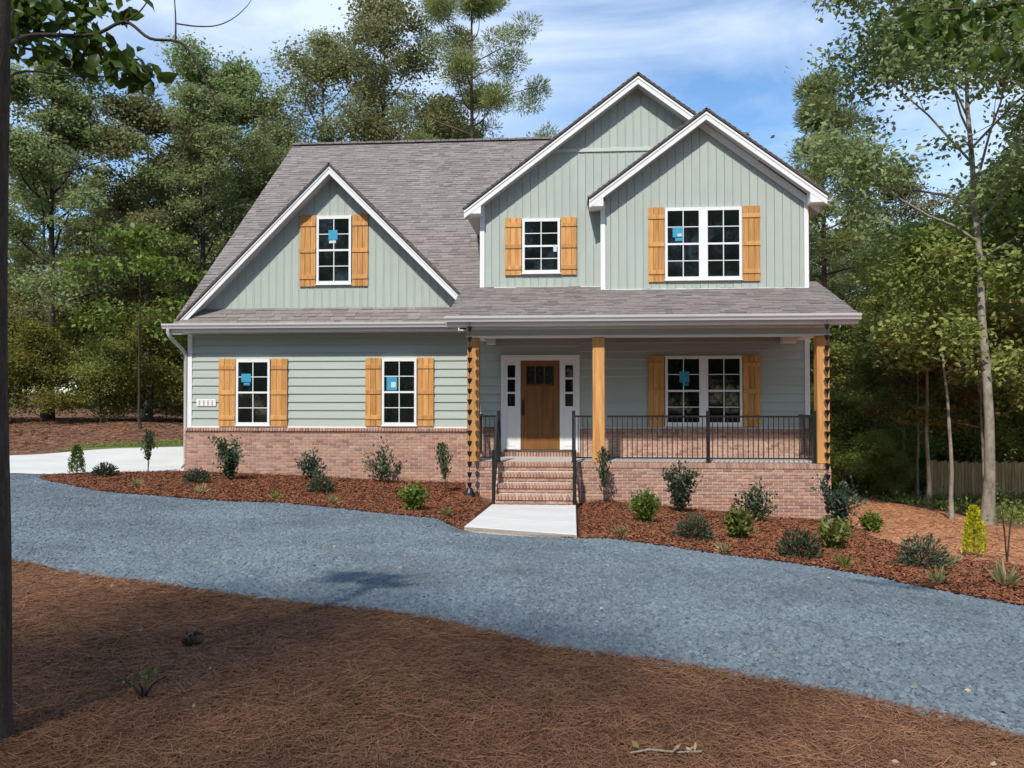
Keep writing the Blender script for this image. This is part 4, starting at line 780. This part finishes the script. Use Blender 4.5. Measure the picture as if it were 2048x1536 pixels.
# ------------------------------------------------------------------ the planting bed
def plant(name, kind, x, y, h_, w_, m, label, seed, cat='shrub', group='shrubs and perennials in the mulch bed', lean=0.):
    g = np.random.default_rng(seed); z = float(H(x, y))+.02; e = empty(name, (x, y, z), label, cat, group); tb = []; P = []; D = []; size = .05; asp = .5
    if kind in ('bush', 'sparse', 'round'):
        ns = {'bush': 16, 'sparse': 11, 'round': 26}[kind]
        for k in range(ns):
            az = k*2.4+g.uniform(-.4, .4); rr_ = math.sqrt((k+.5)/ns)*w_*.5
            tip = np.array([math.cos(az)*rr_, math.sin(az)*rr_, h_*(g.uniform(.55, 1.) if kind != 'round' else (1-.45*(rr_/(w_*.5))**2)*g.uniform(.85, 1.0))])
            if kind == 'sparse': tip[2] = h_*(1.05-.75*(2*rr_/w_))*g.uniform(.8, 1.1)+.05
            pts = np.array([[g.normal(0, .015), g.normal(0, .015), -.02], tip*np.array([.35, .35, .5]), tip]); tb.append(tube(smooth3(pts, 3), np.linspace(.008, .003, 7), 5))
            m_ = {'bush': 70, 'sparse': 46, 'round': 70}[kind]; t = g.uniform(.18 if kind != 'sparse' else .35, 1.02, m_)
            c = np.array([np.interp(t, [0, .5, 1.02], pts[:, q]) for q in range(3)]).T+g.normal(0, .035*(1+h_*.6), (m_, 3)); P.append(c); D.append(np.tile(unitv(tip), (m_, 1))*.4)
        size = .088 if kind != 'round' else .06; asp = .55
    elif kind == 'cone':
        for k in range(int(1500*h_/.7)):
            t = g.uniform(0, 1)**.8; az = g.uniform(0, 6.3); r_ = w_*.5*(1-.85*t**2.4)*g.uniform(.6, 1.05)*(1+.22*math.sin(az*5+t*17)); P.append([[math.cos(az)*r_, math.sin(az)*r_, .03+t*h_*.93]]); D.append([[math.cos(az)*.5, math.sin(az)*.5, .9]])
        tb.append(tube([(0,0,-.02),(0,0,h_*.9)], [.014,.004], 6)); size = .055; asp = .42
    elif kind == 'narrow':
        pts = np.array([[0, 0, -.02], [lean*.4, 0, h_*.45], [lean, 0, h_]]); tb.append(tube(smooth3(pts, 4), np.linspace(.013, .004, 9), 6)); tb.append(tube([(.0,0,0),(.04-lean*.2,.0,h_*.5)], [.007,.004], 4))
        t = g.uniform(.30, 1.0, 520); c = np.array([np.interp(t, [0, .45, 1], pts[:, q]) for q in range(3)]).T; sc_ = w_*.28*np.sin(np.clip((t-.34)/.66, 0, 1)*2.7)[:, None]+.012; P.append(c+g.normal(size=c.shape)*sc_*np.array([1, 1, .4])); D.append(np.tile([0, 0, .9], (520, 1))); size = .075; asp = .42
    elif kind == 'low':
        m_ = 900; q = g.normal(size=(m_, 3)); q /= np.linalg.norm(q, axis=1)[:, None]; q[:, 2] = np.abs(q[:, 2]); c = q*np.array([w_*.5, w_*.5, h_])*g.uniform(.45, 1.05, (m_, 1)); P.append(c); D.append(q*.9); size = .065; asp = .38
        for k in range(9): az = k*.7; tb.append(tube([(0,0,0),(math.cos(az)*w_*.4, math.sin(az)*w_*.4, h_*.6)], [.008,.003], 4))
    elif kind == 'stick':
        for k in range(4): az = k*1.7; tb.append(tube(smooth3([(0,0,-.02),(math.cos(az)*.05, math.sin(az)*.05, h_*.5),(math.cos(az)*.14, math.sin(az)*.14, h_*g.uniform(.75, 1.))], 3), np.linspace(.011, .003, 7), 5))
        q_ = .11*max(.35, min(1, h_)); P.append(np.column_stack([g.normal(0, q_, 70), g.normal(0, q_, 70), h_*g.uniform(.55, 1.05, 70)])); D.append(np.zeros((70, 3))); size = .05*max(.45, min(1, h_))
    else:                                                   # tuft of grass blades
        m_ = 46; az = g.uniform(0, 6.3, m_); o_ = g.uniform(.2, .9, m_); D.append(np.stack([np.cos(az)*o_, np.sin(az)*o_, np.ones(m_)*.9], 1)); P.append(np.stack([np.cos(az)*.02, np.sin(az)*.02, np.zeros(m_)], 1)); size = h_*.72; asp = .12
    P = np.concatenate([np.asarray(p).reshape(-1, 3) for p in P]); D = np.concatenate([np.asarray(d, float).reshape(-1, 3) for d in D]); P[:, 2] = np.maximum(P[:, 2], .01)
    off = np.array([x, y, z])
    if tb: v, f = joinq([(np.asarray(a), b) for a, b in tb]); mk('stems', v+off, f, M['bark'], e, smooth=True)
    V, Fc = leaves(P+off, size, g, asp, D=D, up=0); mk('foliage', V, Fc, m, e, tint=g.uniform(0, 1, len(Fc)))
for q, a in enumerate([
 ('dwarf_conifer','cone',-11.15,-1.45,.66,.30,'lime','small yellow-green column conifer at the left tip of the bed'),
 ('low_shrub','low',-10.3,-1.75,.28,.5,'juniper','low dark shrub beside the column conifer at the bed tip'),
 ('narrow_shrub','narrow',-9.93,-.62,.95,.22,'holly','thin dark upright shrub in front of the white concrete'),
 ('holly_shrub','bush',-7.62,-1.43,.98,.72,'holly','dense dark green bush in front of the leftmost window'),
 ('low_shrub','low',-7.95,-2.3,.30,.55,'juniper','low dark shrub at the foot of the dense bush'),
 ('grass_tuft','tuft',-7.0,-4.1,.26,.3,'tuft','pale grass tuft at the gravel edge below the dense bush'),
 ('grass_tuft','tuft',-8.85,-3.1,.22,.3,'tuft','pale grass tuft left of the dense bush'),
 ('open_shrub','sparse',-6.0,-.75,.72,.72,'blueg','open grey-green shrub against the brick between the two left windows'),
 ('low_shrub','low',-5.05,-3.0,.36,.5,'juniper','low dark shrub in front of the open grey-green shrub'),
 ('open_shrub','sparse',-4.38,-.6,1.0,1.0,'holly','spreading open shrub below the second left window'),
 ('grass_tuft','tuft',-5.4,-4.55,.24,.3,'ygreen','green grass tuft at the gravel edge in the middle of the left bed'),
 ('grass_tuft','tuft',-4.25,-4.85,.26,.3,'tuft','pale grass tuft at the gravel edge right of the green tuft'),
 ('round_shrub','round',-2.75,-5.05,.48,.5,'lime','rounded olive green shrub left of the walkway'),
 ('narrow_shrub','narrow',-2.66,-2.05,1.0,.22,'holly','thin dark upright shrub left of the rain chain',-.1),
 ('grass_tuft','tuft',-2.1,-5.65,.22,.3,'ygreen','small grass tuft close to the left edge of the walkway'),
 ('narrow_shrub','narrow',.62,-2.35,1.08,.22,'holly','thin dark upright shrub in front of the middle porch post'),
 ('round_shrub','round',1.22,-5.1,.56,.5,'lime','bright green rounded shrub right of the walkway'),
 ('holly_shrub','bush',2.07,-3.0,.98,.72,'holly','tall dark bush in front of the porch railing'),
 ('low_shrub','low',1.76,-6.8,.36,.55,'juniper','low dark shrub near the gravel below the bright green shrub'),
 ('grass_tuft','tuft',.68,-6.95,.22,.3,'tuft','pale grass tuft close to the right edge of the walkway'),
 ('open_shrub','sparse',3.46,-3.2,.92,.8,'holly','open pointed shrub against the right part of the porch brick'),
 ('upright_shrub','bush',2.5,-6.4,.42,.36,'ygreen','small yellow-green shrub in front of the open pointed shrub'),
 ('grass_tuft','tuft',2.0,-7.95,.22,.3,'tuft','pale grass tuft at the gravel edge below the small yellow-green shrub'),
 ('low_shrub','low',2.95,-8.1,.36,.55,'juniper','low dark shrub at the gravel edge below the porch corner'),
 ('upright_shrub','bush',3.72,-7.0,.38,.42,'ygreen','small yellow-green shrub below the blue-green bush'),
 ('blue_shrub','bush',4.95,-3.4,.95,.85,'blueg','large blue-green bush at the right porch corner'),
 ('upright_shrub','round',5.6,-3.2,.34,.36,'lime','little green shrub right of the blue-green bush'),
 ('low_shrub','low',4.42,-8.3,.40,.62,'juniper','low dark shrub near the right end of the bed'),
 ('grass_tuft','tuft',5.0,-7.75,.24,.3,'tuft','pale grass tuft right of the low dark shrub at the bed end'),
 ('grass_tuft','tuft',3.3,-8.75,.24,.3,'ygreen','green grass tuft at the gravel edge near the right end'),
 ('grass_tuft','tuft',4.1,-9.45,.26,.3,'tuft','pale grass tuft at the gravel edge at the far right'),
 ('grass_tuft','tuft',4.85,-9.4,.36,.4,'tuft','large pale grass clump cut by the right picture edge'),
 ('golden_conifer','cone',5.95,-6.38,.74,.27,'gold','bright yellow column conifer at the right end of the bed'),
 ('bare_sapling','stick',6.05,-7.1,1.05,.4,'ygreen','thin bare-stemmed sapling near the right picture edge')]):
    plant(a[0], a[1], a[2], a[3], a[4], a[5], M[a[6]], a[7], 100+q, 'grass' if 'tuft' in a[0] else 'shrub', lean=a[8] if len(a) > 8 else 0)
plant('weed_seedling', 'stick', -2.45, -14.5, .14, .1, M['weed'], 'small green seedling growing in the foreground pine straw', 300, 'plant', None)
# ---- right background: fence, ground cover; left verge grass
fx0, fx1, fy0, fy1 = 12.2, 20.5, 10.2, 13.2
fe = empty('wooden_fence', (fx0, fy0, float(H(fx0, fy0))), 'tan wooden board fence behind the bare soil at the right edge', 'fence')
L = math.hypot(fx1-fx0, fy1-fy0); nb = int(L/.145); an = math.atan2(fy1-fy0, fx1-fx0)
pm = [bevelmesh('board', [Vector(v) for v in bv(-.068, .068, -.01, .01, 0, 1.3+.03*k)], BF, M['plank'], .003) for k in range(3)]
for k in range(nb):
    t = (k+.5)/nb; x, y = fx0+(fx1-fx0)*t, fy0+(fy1-fy0)*t; put('board', pm[k % 3], (x, y, float(H(x, y))+.02), fe, an)
for hz in (.25, .85):
    v, f = tube([(fx0+(fx1-fx0)*t, fy0+(fy1-fy0)*t+.05, float(H(fx0+(fx1-fx0)*t, fy0+(fy1-fy0)*t))+hz) for t in np.linspace(0, 1, 8)], .04, 4); mk('rail', v, f, M['plank'], fe)
def cover(name, poly, k, sz, m, label, seed, up=1.):
    g = np.random.default_rng(seed); P = scatter(poly, k, 60., seed); P3 = np.column_stack([P, H(P[:, 0], P[:, 1])+np.abs(g.normal(0, sz*.9, k))])
    V, Fc = leaves(P3, sz, g, .5, up=up); o = bpy.data.objects.new(name, mesh(name, V, Fc, m, g.uniform(0, 1, k))); COL.objects.link(o); tag(o, label, 'undergrowth', None, 'stuff')
cover('ground_cover', [(8.5,9.8),(9.8,9.9),(10.8,6),(11.2,3),(12.5,2.5),(16,6),(18,12),(14,16),(8,15)], 9000, .13, M['weed'], 'low green weeds along the edge of the bare soil', 31)
cover('verge_blades', [(-15.3,4.5),(-12.6,6.3),(-9.5,7.8),(-9.5,9.3),(-12.5,8.3),(-14.7,6.2)], 9000, .05, M['weed'], 'short grass strip behind the concrete apron', 32)
g_ = np.random.default_rng(77); P = scatter([(-12,-16.5),(5,-16.5),(5,-9),(-12,-5)], 95, 8., 78, inview); P3 = np.column_stack([P, H(P[:, 0], P[:, 1])+.03])
V, Fc = leaves(P3, .05, g_, .55, D=np.column_stack([g_.normal(size=(len(P), 2)), np.zeros(len(P))])); o = bpy.data.objects.new('fallen_leaves', mesh('fallen_leaves', V, Fc, M['dry'], g_.uniform(0, 1, len(P)))); COL.objects.link(o); tag(o, 'pale dry leaves scattered over the straw and gravel', 'leaves', None, 'stuff')
# pale fallen twig with leaves at the bottom edge, pine cone on the straw
x, y = .42, -14.98; z = float(H(x, y)); e = empty('fallen_twig', (x, y, z), 'pale fallen twig with dry leaves at the bottom edge', 'twig')
v, f = tube([(x-.16,y-.02,z+.03),(x-.05,y+.01,z+.04),(x+.08,y,z+.035),(x+.2,y+.03,z+.03)], .006, 5); mk('stem', v, f, M['barkl'], e)
P = np.column_stack([np.linspace(x-.17, x+.17, 16), y+g_.normal(0, .02, 16), z+.035+g_.uniform(0, .02, 16)]); V, Fc = leaves(P, .05, g_, .5); mk('foliage', V, Fc, M['dry'], e, tint=g_.uniform(0, 1, 16))
x, y = -2.67, -13.46; z = float(H(x, y))+.01; e = empty('pine_cone', (x, y, z), 'dark pine cone lying on the foreground straw', 'pine cone')
v, f = tube([(x-.07,y,z+.04),(x-.05,y,z+.042),(x,y,z+.045),(x+.05,y,z+.04),(x+.08,y,z+.035)], [.006,.034,.042,.028,.005], 9); mk('core', v, f, M['barkd'], e)
q = g_.uniform(-.06, .07, 70); az = g_.uniform(0, 6.3, 70); r_ = .03+.012*np.cos(q*20); P = np.column_stack([x+q, y+np.cos(az)*r_, z+.042+np.sin(az)*r_]); V, Fc = leaves(P, .026, g_, .9, D=np.column_stack([np.full(70, .6), np.cos(az), np.sin(az)])); mk('scales', V, Fc, M['bark'], e, tint=.3)
